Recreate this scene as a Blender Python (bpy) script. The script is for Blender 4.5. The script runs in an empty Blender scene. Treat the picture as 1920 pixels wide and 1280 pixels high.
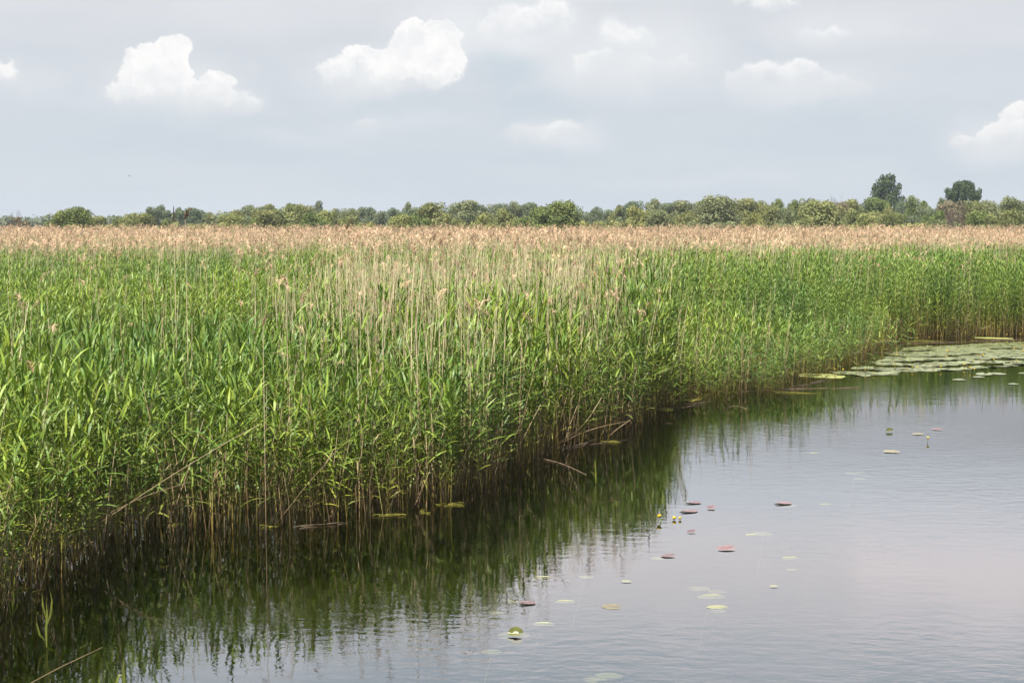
import bpy, math, random
import numpy as np
from mathutils import Vector, Matrix
R = math.radians
rnd = random.Random(7)
rng = np.random.default_rng(11)
scn = bpy.context.scene
COL = scn.collection

# ------------------------------------------------------------------ camera
F = 2667.0            # focal length in photo pixels (50 mm on a 36 mm frame)
HOR = 412.0           # horizon row in the photo
CH = 3.5              # eye height over the water
TH = math.atan((640 - HOR) / F)
cam_d = bpy.data.cameras.new("camera"); cam_d.lens = 50.0; cam_d.sensor_width = 36.0
cam_d.clip_start = 0.1; cam_d.clip_end = 6000
cam = bpy.data.objects.new("camera", cam_d); COL.objects.link(cam)
cam.location = (0, 0, CH); cam.rotation_euler = (R(90) - TH, 0, 0)
scn.camera = cam
cT, sT = math.cos(TH), math.sin(TH)
def ray(px, py):
    a = (px - 960) / F; b = (640 - py) / F
    return (a, cT + b * sT, -sT + b * cT)
def at(px, py, z=0.0):            # point of the horizontal plane z seen in direction px, py
    r = ray(px, py); t = (z - CH) / r[2]
    return (r[0] * t, r[1] * t, z)
def at_d(px, py, d):              # point at forward distance d
    r = ray(px, py); t = d / r[1]
    return (r[0] * t, d, CH + r[2] * t)
def proj(x, y, z):
    dz = z - CH
    dep = y * cT - dz * sT; up = y * sT + dz * cT
    return 960 + F * x / dep, 640 - F * up / dep

# ------------------------------------------------------------------ light and exposure
SUN_EL, SUN_AZ = R(65), R(-148)   # azimuth from +Y towards +X: the sun is behind the camera, to the left
sd = bpy.data.lights.new("sun", 'SUN'); sd.energy = 5.0; sd.angle = R(0.6); sd.color = (1.0, 0.955, 0.88)
so = bpy.data.objects.new("sun", sd); COL.objects.link(so)
sv = Vector((math.sin(SUN_AZ) * math.cos(SUN_EL), math.cos(SUN_AZ) * math.cos(SUN_EL), math.sin(SUN_EL)))
so.rotation_euler = (-sv).to_track_quat('-Z', 'Y').to_euler()
so.location = (0, -20, 60)
vs = scn.view_settings
vs.view_transform = 'Standard'; vs.look = 'None'; vs.gamma = 1.0; vs.exposure = 1.0; vs.use_curve_mapping = False
scn.render.film_transparent = False
scn.cycles.max_bounces = 7; scn.cycles.diffuse_bounces = 3; scn.cycles.glossy_bounces = 3
scn.cycles.transparent_max_bounces = 12; scn.cycles.transmission_bounces = 4; scn.cycles.volume_bounces = 0
scn.cycles.use_denoising = True; scn.cycles.denoiser = 'OPENIMAGEDENOISE'; scn.cycles.denoising_input_passes = 'RGB_ALBEDO_NORMAL'; scn.cycles.denoising_prefilter = 'ACCURATE'
scn.cycles.caustics_reflective = False; scn.cycles.caustics_refractive = False

# ------------------------------------------------------------------ world: thin bright overcast with cumulus
W = bpy.data.worlds.new("World"); scn.world = W; W.use_nodes = True
nt = W.node_tree; nt.nodes.clear()
class NB:
    def __init__(s, nt): s.nt = nt
    def n(s, t, **k):
        o = s.nt.nodes.new(t)
        for a, b in k.items(): setattr(o, a, b)
        return o
    def put(s, sock, v):
        if hasattr(v, 'is_linked') or isinstance(v, bpy.types.NodeSocket): s.nt.links.new(v, sock)
        elif v is not None: sock.default_value = v
    def m(s, op, a, b=None, c=None, clamp=False):
        o = s.n('ShaderNodeMath', operation=op); o.use_clamp = clamp
        s.put(o.inputs[0], a)
        if b is not None: s.put(o.inputs[1], b)
        if c is not None: s.put(o.inputs[2], c)
        return o.outputs[0]
    def vm(s, op, a, b=None):
        o = s.n('ShaderNodeVectorMath', operation=op); s.put(o.inputs[0], a)
        if b is not None: s.put(o.inputs[1], b)
        return o.outputs['Value'] if op in ('LENGTH', 'DOT_PRODUCT') else o.outputs[0]
    def sm(s, v, a, b, lo=0.0, hi=1.0):
        o = s.n('ShaderNodeMapRange', interpolation_type='SMOOTHSTEP')
        s.put(o.inputs['Value'], v); o.inputs['From Min'].default_value = a; o.inputs['From Max'].default_value = b
        o.inputs['To Min'].default_value = lo; o.inputs['To Max'].default_value = hi
        return o.outputs[0]
    def noise(s, v, scale, detail=3.0, rough=0.5, dist=0.0, col=False):
        o = s.n('ShaderNodeTexNoise'); s.put(o.inputs['Vector'], v)
        o.inputs['Scale'].default_value = scale; o.inputs['Detail'].default_value = detail
        o.inputs['Roughness'].default_value = rough; o.inputs['Distortion'].default_value = dist
        return o.outputs['Color' if col else 'Fac']
    def mix(s, f, a, b, mode='MIX'):
        o = s.n('ShaderNodeMix', data_type='RGBA', blend_type=mode)
        s.put(o.inputs[0], f)
        for i, v in ((6, a), (7, b)):
            s.put(o.inputs[i], v if not isinstance(v, tuple) else (*v[:3], 1.0))
        return o.outputs[2]
    def ramp(s, f, stops, interp='LINEAR'):
        o = s.n('ShaderNodeValToRGB'); s.put(o.inputs[0], f); r = o.color_ramp; r.interpolation = interp
        while len(r.elements) < len(stops): r.elements.new(0.5)
        for e, (p, c) in zip(r.elements, stops): e.position = p; e.color = (*c, 1.0)
        return o.outputs[0]
b = NB(nt)
tc = b.n('ShaderNodeTexCoord').outputs['Generated']
sep = b.n('ShaderNodeSeparateXYZ'); b.put(sep.inputs[0], b.vm('NORMALIZE', tc))
az = b.m('ARCTAN2', sep.outputs[0], sep.outputs[1]); el = b.m('ARCSINE', sep.outputs[2])
cmb = b.n('ShaderNodeCombineXYZ'); b.put(cmb.inputs[0], az); b.put(cmb.inputs[1], el)
P = cmb.outputs[0]
def azel(px, py):
    r = ray(px, py); l = math.sqrt(sum(c * c for c in r))
    return math.atan2(r[0], r[1]), math.asin(r[2] / l)
n1 = b.noise(P, 28.0, 6.0, 0.62, col=True)
off = b.vm('MULTIPLY', b.vm('SUBTRACT', n1, (0.5, 0.5, 0.5)), (0.034, 0.028, 0.0))
n1b = b.noise(P, 95.0, 4.0, 0.6, col=True)
PD = b.vm('ADD', b.vm('ADD', P, off), b.vm('MULTIPLY', b.vm('SUBTRACT', n1b, (0.5, 0.5, 0.5)), (0.013, 0.011, 0.0)))
n2 = b.noise(P, 11.0, 4.0, 0.55, col=True)
PS = b.vm('ADD', P, b.vm('MULTIPLY', b.vm('SUBTRACT', n2, (0.5, 0.5, 0.5)), (0.09, 0.05, 0.0)))
sepd = b.n('ShaderNodeSeparateXYZ'); b.put(sepd.inputs[0], PD); eld = sepd.outputs[1]
def puff(px, py, rx, ry, coord, soft, gain=1.0, fade=None):
    a0, e0 = azel(px, py)
    v = b.vm('MULTIPLY', b.vm('SUBTRACT', coord, (a0, e0, 0)), (F / rx, F / ry, 0))
    m = b.sm(b.vm('LENGTH', v), 1.0, 1.0 - soft, 0.0, gain)
    if fade:
        yb, yt = fade; m = b.m('MULTIPLY', m, b.sm(eld, azel(px, yb + 12)[1], azel(px, yt - (yb - yt) * .45)[1]))
    return m
def union(ms):
    while len(ms) > 1:
        ms = [b.m('MAXIMUM', ms[i], ms[i + 1]) if i + 1 < len(ms) else ms[i] for i in range(0, len(ms), 2)]
    return ms[0]
# px, py, rx, ry, softness, brightness, (row where it has dissolved, row where it is full)
PUFFS = [
 (322,108,36,40,.25,1,(235,150)), (285,112,34,32,.25,1,(235,150)), (262,136,42,42,.3,1,(235,150)), (300,160,66,48,.3,1,(240,160)), (225,172,34,28,.5,.8,(240,170)),
 (345,150,20,28,.3,.9,(235,160)), (405,152,34,20,.3,.95,(240,160)), (385,180,60,36,.35,.9,(245,170)), (450,186,50,30,.55,.75,(245,175)), (330,200,130,44,.8,.6,(250,180)),
 (475,128,24,18,.8,.35,(150,120)), (5,140,36,26,.5,.85,(165,130)), (150,188,34,14,.9,.3,(205,180)), (520,215,50,16,.9,.3,(235,205)),
 (785,62,36,30,.25,1,(220,110)), (830,66,40,34,.25,1,(220,110)), (758,84,32,34,.25,1,(220,120)), (815,112,60,60,.3,1,(225,130)), (735,118,46,30,.3,1,(225,130)),
 (680,110,44,24,.3,1,(215,120)), (630,135,48,26,.45,.9,(215,130)), (700,150,110,46,.8,.7,(230,150)), (845,100,28,48,.3,.95,(230,130)),
 (968,44,72,42,.6,.8,(135,50)), (1035,24,76,46,.7,.75,(130,40)), (915,60,56,32,.7,.75,(120,60)), (1050,60,70,46,.8,.6,(150,60)),
 (1160,70,66,54,.7,.72,(190,80)), (1115,118,50,38,.5,.72,(200,115)), (1180,130,80,58,.7,.7,(215,120)), (1250,130,54,42,.6,.62,(190,115)), (1285,118,34,26,.5,.66,(180,110)), (1200,75,90,50,.8,.6,(170,80)),
 (1385,145,44,22,.4,.75,(200,135)), (1430,142,60,28,.5,.8,(195,135)), (1500,142,54,28,.35,.82,(205,130)), (1555,150,50,24,.4,.7,(205,140)), (1605,162,50,16,.6,.6,(200,150)), (1470,172,130,28,.9,.55,(215,160)),
 (1515,72,48,24,.6,.7,(115,65)), (1560,70,50,24,.6,.7,(110,65)), (1450,10,60,22,.5,.75,(50,5)), (1410,-5,50,20,.5,.6,(40,0)),
 (1045,242,58,22,.6,.72,(285,235)), (1000,248,64,18,.6,.7,(285,240)), (1090,254,44,12,.7,.4,(285,245)), (690,232,36,13,.6,.65,(255,225)), (780,236,80,16,.9,.25,(270,220)),
 (1905,222,26,28,.35,.85,(300,225)), (1880,252,42,28,.35,.85,(305,240)), (1830,270,46,22,.4,.75,(305,255)), (1925,262,50,34,.4,.85,(310,240)),
 (1280,232,46,8,.9,.4,(250,225)), (1640,215,60,12,.9,.25,(235,205)), (1470,330,60,12,.9,.3,(355,322)), (1670,110,70,18,.9,.22,(150,100)), (1560,335,70,12,.9,.2,(355,322)),
]
white = union([puff(px, py, rx * 1.12, ry * 1.15, PD, s, g, f) for px, py, rx, ry, s, g, f in PUFFS])
tex = b.sm(b.noise(PD, 34.0, 5.0, 0.6), 0.30, 0.62, 0.80, 1.0)
white = b.m('MULTIPLY', white, tex)
DARK = [(270,205,110,34,.9,.55), (950,140,120,66,.9,.85), (1000,205,150,46,.9,.6), (1545,205,110,24,.9,.45), (1440,175,110,18,.9,.3), (760,205,160,34,.9,.35),
        (560,290,260,40,1,.3), (1180,90,260,120,1,.15), (1850,310,120,20,1,.2), (1000,290,160,30,1,.25), (420,215,120,20,.9,.3), (100,90,160,30,1,.18)]
dark = union([puff(px, py, rx, ry, PS, s, g) for px, py, rx, ry, s, g in DARK])
# veil brightness and colour by height: pale at the horizon, unseen band above boosted for the water to mirror, dim overhead
eln = b.m('DIVIDE', el, math.pi / 2)
veil = b.ramp(eln, [(0.0, (.338,.366,.394)), (0.03, (.330,.358,.390)), (0.07, (.342,.358,.384)), (0.094, (.362,.370,.388)), (0.108, (.56,.60,.65)),
                    (0.128, (.72,.745,.79)), (0.150, (.89,.85,.855)), (0.178, (.80,.81,.85)), (0.205, (.60,.68,.75)), (0.26, (.52,.60,.68)), (0.36, (.17,.21,.27)), (1.0, (.14,.185,.27))])
away = b.sm(b.m('ABSOLUTE', az), R(38), R(80), 1.0, .42)  # keeps the boosted band ahead; sides and back dimmed for less fill
veil = b.mix(1.0, veil, b.mix(b.sm(el, .10, .16), (1, 1, 1), away), 'MULTIPLY')
streak = b.n('ShaderNodeMapping'); b.put(streak.inputs['Vector'], P); streak.inputs['Scale'].default_value = (3.0, 16.0, 1)
sn = b.noise(streak.outputs[0], 1.6, 5.0, 0.55)
veil = b.mix(1.0, veil, b.ramp(sn, [(0.3, (.94,.955,.97)), (0.7, (1.05,1.035,1.02))]), 'MULTIPLY')
high = b.noise(PS, 7.0, 4.0, 0.5)
up_mask = b.sm(el, 0.17, 0.24)
veil = b.mix(b.m('MULTIPLY', up_mask, b.sm(high, 0.42, 0.62, 0.0, 0.4)), veil, b.mix(1.0, veil, (1.35, 1.25, 1.22), 'MULTIPLY'))
SOFT = [(930,60,330,110,1,1.0), (1170,110,300,120,1,.95), (330,175,200,70,1,.7), (700,150,190,80,1,.7), (1480,160,240,60,1,.6), (1040,250,150,36,1,.5), (1880,265,120,60,1,.6), (480,40,300,70,1,.35), (1560,60,220,70,1,.45), (720,235,170,30,1,.35), (60,150,120,50,1,.35), (1300,340,300,26,1,.25), (560,255,200,26,1,.25)]
soft = union([puff(px, py, rx, ry, PS, s, g) for px, py, rx, ry, s, g in SOFT])
veil = b.mix(b.m('MULTIPLY', soft, .75), veil, (.455, .459, .464))
veil = b.mix(b.m('MULTIPLY', dark, 0.70), veil, (.285,.332,.366))
cloud_c = b.mix(b.sm(white, .30, .85), (.390, .402, .414), b.mix(b.sm(b.noise(PD, 60.0, 5.0, .62), .36, .64), (.455, .455, .46), (.520, .508, .500)))
veil = b.mix(b.sm(white, 0.0, .70), veil, cloud_c)
veil10 = b.vm('SCALE', veil); veil.node
sc_ = veil10.node; sc_.inputs['Scale'].default_value = 10.0
sky = b.n('ShaderNodeTexSky', sky_type='NISHITA'); sky.sun_disc = False
sky.sun_elevation = SUN_EL; sky.sun_rotation = SUN_AZ; sky.dust_density = 3.0
skymix = b.mix(0.95, sky.outputs[0], veil10)
bg = b.n('ShaderNodeBackground'); b.put(bg.inputs[0], skymix); bg.inputs[1].default_value = 0.1
wo = b.n('ShaderNodeOutputWorld'); nt.links.new(bg.outputs[0], wo.inputs[0])

# ------------------------------------------------------------------ materials
def newmat(name):
    m = bpy.data.materials.new(name); m.use_nodes = True; m.node_tree.nodes.clear()
    return m, NB(m.node_tree)
def out(nb, sh, vol=False):
    o = nb.n('ShaderNodeOutputMaterial'); nb.nt.links.new(sh, o.inputs[1 if vol else 0])
def hsv(nb, c, h=0.5, s=1.0, v=1.0):
    o = nb.n('ShaderNodeHueSaturation'); nb.put(o.inputs['Hue'], h); nb.put(o.inputs['Saturation'], s)
    nb.put(o.inputs['Value'], v); nb.put(o.inputs['Color'], c); return o.outputs[0]
def leafy(name, stops_z, rnd_cols, trans=0.18, rough=0.48, spec=0.32, patch=None, tr_gain=(1.25, 1.3, 0.6)):
    """leaf / stalk surface: colour by height on the plant, by plant, and by where the plant grows"""
    m, nb = newmat(name)
    tco = nb.n('ShaderNodeTexCoord').outputs['Object']
    sp = nb.n('ShaderNodeSeparateXYZ'); nb.put(sp.inputs[0], tco)
    oi = nb.n('ShaderNodeObjectInfo').outputs['Random']
    c = nb.ramp(nb.m('MULTIPLY', sp.outputs[2], 1 / 3.2), stops_z)
    c = nb.mix(1.0, c, nb.ramp(oi, rnd_cols, 'LINEAR'), 'MULTIPLY')
    nz = nb.noise(tco, 9.0, 2.0)
    c = hsv(nb, c, nb.sm(nz, .3, .7, .485, .515), 1.0, nb.sm(nz, 0.3, 0.7, 0.75, 1.2))
    c = nb.mix(1.0, c, (.80, .80, .76), 'MULTIPLY')
    if patch:
        pos = nb.n('ShaderNodeNewGeometry').outputs['Position']
        c = nb.mix(nb.sm(nb.noise(pos, patch[0], 2.0), .42, .62), c, nb.mix(1.0, c, patch[1], 'MULTIPLY'))
    p = nb.n('ShaderNodeBsdfPrincipled'); nb.put(p.inputs['Base Color'], c)
    p.inputs['Roughness'].default_value = rough; p.inputs['Specular IOR Level'].default_value = spec
    sh = p.outputs[0]
    if trans > 0:
        t = nb.n('ShaderNodeBsdfTranslucent'); nb.put(t.inputs[0], nb.mix(1.0, c, tr_gain, 'MULTIPLY'))
        mx = nb.n('ShaderNodeMixShader'); mx.inputs[0].default_value = trans
        nb.nt.links.new(sh, mx.inputs[1]); nb.nt.links.new(t.outputs[0], mx.inputs[2]); sh = mx.outputs[0]
    out(nb, sh); return m
GREEN_RND = [(0, (.50,.62,.62)), (.35, (.85,.93,.9)), (.65, (1.25,1.12,.85)), (1, (1.65,1.5,1.25))]
M_LEAF = leafy('reed_leaf', [(0, (.30,.27,.06)), (.16, (.17,.21,.05)), (.35, (.134,.215,.046)), (.7, (.174,.275,.062))], GREEN_RND, patch=(0.22, (1.25,1.12,.75)))
M_STEM = leafy('reed_stem', [(0, (.24,.18,.06)), (.10, (.34,.29,.09)), (.28, (.22,.27,.06)), (.7, (.14,.22,.05))], GREEN_RND, trans=0.0)
STRAW_RND = [(0, (.75,.68,.6)), (.5, (1,1,1)), (1, (1.15,1.12,1.1))]
M_STRAW = leafy('dry_stalk', [(0, (.26,.18,.10)), (.18, (.46,.34,.20)), (.5, (.74,.61,.42)), (1, (.80,.67,.48))], STRAW_RND, trans=0.0, rough=.6)
M_DRYLEAF = leafy('dry_leaf', [(0, (.28,.19,.10)), (.3, (.50,.39,.22)), (1, (.60,.48,.30))], STRAW_RND, trans=0.25, rough=.6, tr_gain=(1,1,1))
M_PLUME = leafy('reed_plume', [(0, (.60,.41,.28)), (1, (.76,.54,.39))], [(0, (.70,.62,.55)), (.4, (1,1,1)), (1, (1.25,1.25,1.25))], trans=0.3, rough=.8, spec=.1, tr_gain=(1,1,1))
M_PLUMED = leafy('dark_plume', [(0, (.22,.12,.07)), (1, (.26,.15,.09))], STRAW_RND, trans=0.25, rough=.8, spec=.1, tr_gain=(1,1,1))
def simple(name, c1, c2, scale=6.0, rough=.5, spec=.5, trans=0.0, bump=0.0):
    m, nb = newmat(name)
    tco = nb.n('ShaderNodeTexCoord').outputs['Object']
    oi = nb.n('ShaderNodeObjectInfo').outputs['Random']
    nz = nb.noise(tco, scale, 4.0, .6)
    c = nb.mix(nb.sm(nz, .35, .65), c1, c2)
    c = hsv(nb, c, 0.5, 1.0, nb.sm(oi, 0, 1, .60, .86))
    p = nb.n('ShaderNodeBsdfPrincipled'); nb.put(p.inputs['Base Color'], c)
    p.inputs['Roughness'].default_value = rough; p.inputs['Specular IOR Level'].default_value = spec
    if bump:
        bp = nb.n('ShaderNodeBump'); bp.inputs['Strength'].default_value = bump; bp.inputs['Distance'].default_value = .02
        nb.put(bp.inputs['Height'], nz); nb.nt.links.new(bp.outputs[0], p.inputs['Normal'])
    sh = p.outputs[0]
    if trans:
        t = nb.n('ShaderNodeBsdfTranslucent'); nb.put(t.inputs[0], c)
        mx = nb.n('ShaderNodeMixShader'); mx.inputs[0].default_value = trans
        nb.nt.links.new(sh, mx.inputs[1]); nb.nt.links.new(t.outputs[0], mx.inputs[2]); sh = mx.outputs[0]
    out(nb, sh); return m
M_PAD = simple('lily_pad', (.21,.25,.09), (.32,.32,.14), 5, .35, .6)
M_PADR = simple('red_lily_pad', (.20,.115,.12), (.29,.185,.175), 12, .4, .5)
M_PADY = simple('yellow_lily_pad', (.38,.38,.22), (.46,.46,.29), 8, .6, .2)
M_PADO = simple('olive_lily_pad', (.09,.10,.012), (.18,.18,.03), 8, .4, .4)
M_YEL = simple('flower_yellow', (.75,.50,.02), (.85,.62,.04), 30, .45, .3)
M_MAT = simple('algae_mat', (.26,.29,.08), (.42,.42,.16), 4, .7, .2, bump=.6)
M_MATY = simple('yellow_sedge', (.26,.26,.04), (.42,.38,.08), 8, .6, .3, trans=.2)
M_DEB = simple('dry_debris', (.24,.16,.10), (.42,.32,.22), 10, .8, .2)
M_BARK = simple('bark', (.10,.075,.055), (.20,.16,.12), 2, .9, .2)
M_TWIG = simple('dead_twig', (.17,.11,.085), (.26,.19,.15), 2, .9, .2)
M_BDARK = simple('bird_dark', (.02,.018,.015), (.05,.04,.03), 20, .7, .2)
M_BPALE = simple('bird_pale', (.75,.70,.50), (.8,.75,.6), 20, .7, .2)
M_BYEL = simple('bird_yellow', (.65,.50,.06), (.7,.55,.1), 20, .7, .2)
def crown_mat(name, c1, c2):
    m, nb = newmat(name)
    tco = nb.n('ShaderNodeTexCoord').outputs['Object']; oi = nb.n('ShaderNodeObjectInfo').outputs['Random']
    pos = nb.n('ShaderNodeNewGeometry').outputs['Position']
    c = nb.mix(nb.sm(nb.noise(pos, .7, 3.0, .6), .35, .65), c1, c2)
    c = hsv(nb, c, nb.sm(oi, 0, 1, .49, .51), 1.0, nb.sm(nb.noise(pos, 2.8, 2.0), .3, .7, .58, 1.06))
    p = nb.n('ShaderNodeBsdfDiffuse'); nb.put(p.inputs[0], c)
    t = nb.n('ShaderNodeBsdfTranslucent'); nb.put(t.inputs[0], c)
    mx = nb.n('ShaderNodeMixShader'); mx.inputs[0].default_value = .25
    nb.nt.links.new(p.outputs[0], mx.inputs[1]); nb.nt.links.new(t.outputs[0], mx.inputs[2]); out(nb, mx.outputs[0]); return m
CR = {'olive': crown_mat('olive_foliage', (.215,.240,.090), (.340,.350,.140)),
      'yellow': crown_mat('yellow_foliage', (.255,.280,.090), (.380,.390,.145)),
      'green': crown_mat('green_foliage', (.150,.195,.065), (.250,.295,.095)),
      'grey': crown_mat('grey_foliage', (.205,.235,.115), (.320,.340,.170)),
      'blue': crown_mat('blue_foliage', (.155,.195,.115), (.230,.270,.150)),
      'dark': crown_mat('dark_foliage', (.060,.100,.046), (.110,.155,.068)),
      'brown': crown_mat('brown_foliage', (.24,.21,.13), (.34,.30,.18))}
# water: clear brownish water under a mirror of sky and reeds, fine wind ripples
def water_mat():
    m, nb = newmat('water')
    pos = nb.n('ShaderNodeNewGeometry').outputs['Position']
    mp = nb.n('ShaderNodeMapping'); nb.put(mp.inputs['Vector'], pos); mp.inputs['Scale'].default_value = (.55, 1.0, 1); mp.inputs['Rotation'].default_value = (0, 0, R(6))
    a = nb.noise(mp.outputs[0], 7.0, 3.0, .55, .3)
    w = nb.noise(mp.outputs[0], 1.3, 2.0, .5)
    gust = nb.sm(nb.noise(mp.outputs[0], .16, 2.0), .40, .60, .30, 1.30)
    h = nb.m('ADD', nb.m('MULTIPLY', a, nb.m('MULTIPLY', gust, .0027)), nb.m('MULTIPLY', w, .0016))
    bp = nb.n('ShaderNodeBump'); bp.inputs['Strength'].default_value = 1.0; bp.inputs['Distance'].default_value = 1.0
    nb.put(bp.inputs['Height'], h)
    fr = nb.n('ShaderNodeFresnel'); fr.inputs['IOR'].default_value = 2.15; nb.nt.links.new(bp.outputs[0], fr.inputs['Normal'])
    g = nb.n('ShaderNodeBsdfGlossy'); g.inputs['Roughness'].default_value = .015; nb.nt.links.new(bp.outputs[0], g.inputs['Normal'])
    g.inputs[0].default_value = (.98, .98, 1, 1)
    t = nb.n('ShaderNodeBsdfTransparent'); t.inputs[0].default_value = (.50, .52, .36, 1)
    mx = nb.n('ShaderNodeMixShader'); nb.put(mx.inputs[0], fr.outputs[0])
    nb.nt.links.new(t.outputs[0], mx.inputs[1]); nb.nt.links.new(g.outputs[0], mx.inputs[2]); out(nb, mx.outputs[0]); return m
M_WATER = water_mat()
def ground_mat():
    m, nb = newmat('ground')
    pos = nb.n('ShaderNodeNewGeometry').outputs['Position']
    sp = nb.n('ShaderNodeSeparateXYZ'); nb.put(sp.inputs[0], pos)
    mud = nb.mix(nb.noise(pos, 2.0, 5.0), (.018,.020,.010), (.030,.028,.014))
    lit = nb.mix(nb.sm(nb.noise(pos, 14.0, 5.0, .7), .4, .6), (.030,.024,.014), (.09,.065,.035))
    gr = nb.mix(nb.noise(pos, 1.5, 5.0), (.07,.10,.03), (.12,.15,.05))
    c = nb.mix(nb.sm(sp.outputs[2], -.25, .03), mud, lit)
    c = nb.mix(nb.sm(sp.outputs[1], 120, 160), c, gr)
    p = nb.n('ShaderNodeBsdfPrincipled'); nb.put(p.inputs['Base Color'], c); p.inputs['Roughness'].default_value = .95
    p.inputs['Specular IOR Level'].default_value = .1
    out(nb, p.outputs[0]); return m

# ------------------------------------------------------------------ mesh helpers
class MB:
    def __init__(s): s.v, s.f, s.m = [], [], []
    def add(s, vs_, fs_, mi=0):
        o = len(s.v); s.v += [tuple(p) for p in vs_]; s.f += [tuple(i + o for i in f) for f in fs_]; s.m += [mi] * len(fs_)
    def tube(s, pts, rads, k=4, mi=0):
        pts = [Vector(p) for p in pts]; vs_, fs_ = [], []
        for i, p in enumerate(pts):
            d = (pts[min(i + 1, len(pts) - 1)] - pts[max(i - 1, 0)]).normalized()
            u = d.orthogonal().normalized(); w = d.cross(u)
            for j in range(k):
                a = 2 * math.pi * j / k; vs_.append(p + (u * math.cos(a) + w * math.sin(a)) * rads[i])
        for i in range(len(pts) - 1):
            for j in range(k):
                fs_.append((i * k + j, i * k + (j + 1) % k, (i + 1) * k + (j + 1) % k, (i + 1) * k + j))
        fs_.append(tuple(range(k))[::-1]); fs_.append(tuple((len(pts) - 1) * k + j for j in range(k)))
        s.add(vs_, fs_, mi)
    def mesh(s, name, mats, smooth=False):
        me = bpy.data.meshes.new(name); me.from_pydata(s.v, [], s.f)
        for m in mats: me.materials.append(m)
        if any(s.m): me.polygons.foreach_set('material_index', s.m)
        if smooth: me.polygons.foreach_set('use_smooth', [True] * len(s.f))
        me.update(); return me
def link(name, me, parent=None, loc=None):
    o = bpy.data.objects.new(name, me); COL.objects.link(o)
    if parent: o.parent = parent
    if loc: o.location = loc
    return o
def tag(o, label=None, cat=None, group=None, kind=None):
    if label: o['label'] = label
    if cat: o['category'] = cat
    if group: o['group'] = group
    if kind: o['kind'] = kind
    return o
def copy_tree(o, parent=None):
    c = o.copy(); COL.objects.link(c); c.parent = parent
    for ch in o.children: copy_tree(ch, c)
    return c

# ------------------------------------------------------------------ ground and water
SHORE = [(-2500,1300),(-600,1300),(-200,1235),(0,1160),(50,1118),(110,1078),(190,1040),(270,1004),(400,988),(560,986),(660,970),(740,958),(850,936),(930,905),(985,872),(1030,850),
         (1120,824),(1190,802),(1222,787),(1250,764),(1300,752),(1400,742),(1480,727),(1530,708),(1580,686),(1640,660),(1668,643),(1750,634),(1920,630),(2200,622),(3000,605),(4500,600)]
SX = np.array([p[0] for p in SHORE], float); SY = np.array([p[1] for p in SHORE], float)
YS = np.array([at(p[0], p[1])[1] for p in SHORE])
def edge(x, y):                     # metres behind (+) or in front (-) of the shoreline, seen from the viewpoint
    px, _ = proj(x, np.maximum(y, .5), 0.0)
    return np.asarray(y) - np.interp(px, SX, YS)
def axis(a0, a1, st, far):
    c = list(np.arange(a0, a1 + .01, st)); s = st
    while c[-1] < far: s *= 1.5; c.append(min(c[-1] + s, far))
    s = st
    while c[0] > -far: s *= 1.5; c.insert(0, max(c[0] - s, -far))
    return np.array(c)
gx, gy = axis(-36, 40, .6, 1900.), axis(4, 60, .5, 1900.)
X, Y = np.meshgrid(gx, gy)
e = edge(X, Y); e = np.where(Y < 4, -5, e)
t = np.clip((e - 3.0) / 5.0, 0, 1); t = t * t * (3 - 2 * t)
Z = -.75 + t * .81 + np.where(t > .9, rng.normal(0, .01, X.shape), 0)
nx_, ny_ = len(gx), len(gy)
verts = np.stack([X.ravel(), Y.ravel(), Z.ravel()], 1)
ii = (np.arange(ny_ - 1)[:, None] * nx_ + np.arange(nx_ - 1)[None]).ravel()
faces = np.stack([ii, ii + 1, ii + nx_ + 1, ii + nx_], 1)
me = bpy.data.meshes.new('ground'); me.from_pydata(verts.tolist(), [], faces.tolist()); me.materials.append(ground_mat())
me.polygons.foreach_set('use_smooth', [True] * len(faces))
tag(link('ground', me), kind='structure')
wm = MB(); L = 1890
wm.add([(-L, -L, 0), (L, -L, 0), (L, L, 0), (-L, L, 0)], [(0, 1, 2, 3)])
tag(link('water', wm.mesh('water', [M_WATER])), kind='structure')

# ------------------------------------------------------------------ reeds
def leaf_strip(mb, p, az_, incl, L, w, droop, nseg, mi=0, twist=0.0):
    """a blade that leaves the stem at incl from vertical, arches over by droop"""
    p = Vector(p); d2 = Vector((math.cos(az_), math.sin(az_), 0)); side = Vector((-math.sin(az_), math.cos(az_), 0))
    a = incl; vs_ = []; st = L / nseg
    for i in range(nseg + 1):
        tt = i / nseg
        ww = w * (0.55 + 1.1 * tt if tt < .35 else (1 - ((tt - .35) / .65) ** 1.6)) * .5
        dirv = d2 * math.sin(a) + Vector((0, 0, 1)) * math.cos(a)
        nrm = d2 * math.cos(a) - Vector((0, 0, 1)) * math.sin(a)
        s_ = side * math.cos(twist * tt) + nrm * math.sin(twist * tt)
        if i == nseg: vs_.append(p)
        else: vs_ += [p - s_ * ww, p + s_ * ww]
        p = p + dirv * st; a += droop / nseg * (.4 + 1.2 * tt)
    fs_ = [(2 * i, 2 * i + 1, 2 * i + 3, 2 * i + 2) for i in range(nseg - 1)] + [(2 * nseg - 2, 2 * nseg - 1, 2 * nseg)]
    mb.add(vs_, fs_, mi)
def stem_path(H, r, bend=.06):
    bx, by = r.uniform(-bend, bend) * H, r.uniform(-bend, bend) * H
    return lambda z: (bx * (z / H) ** 2, by * (z / H) ** 2, z)
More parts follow.
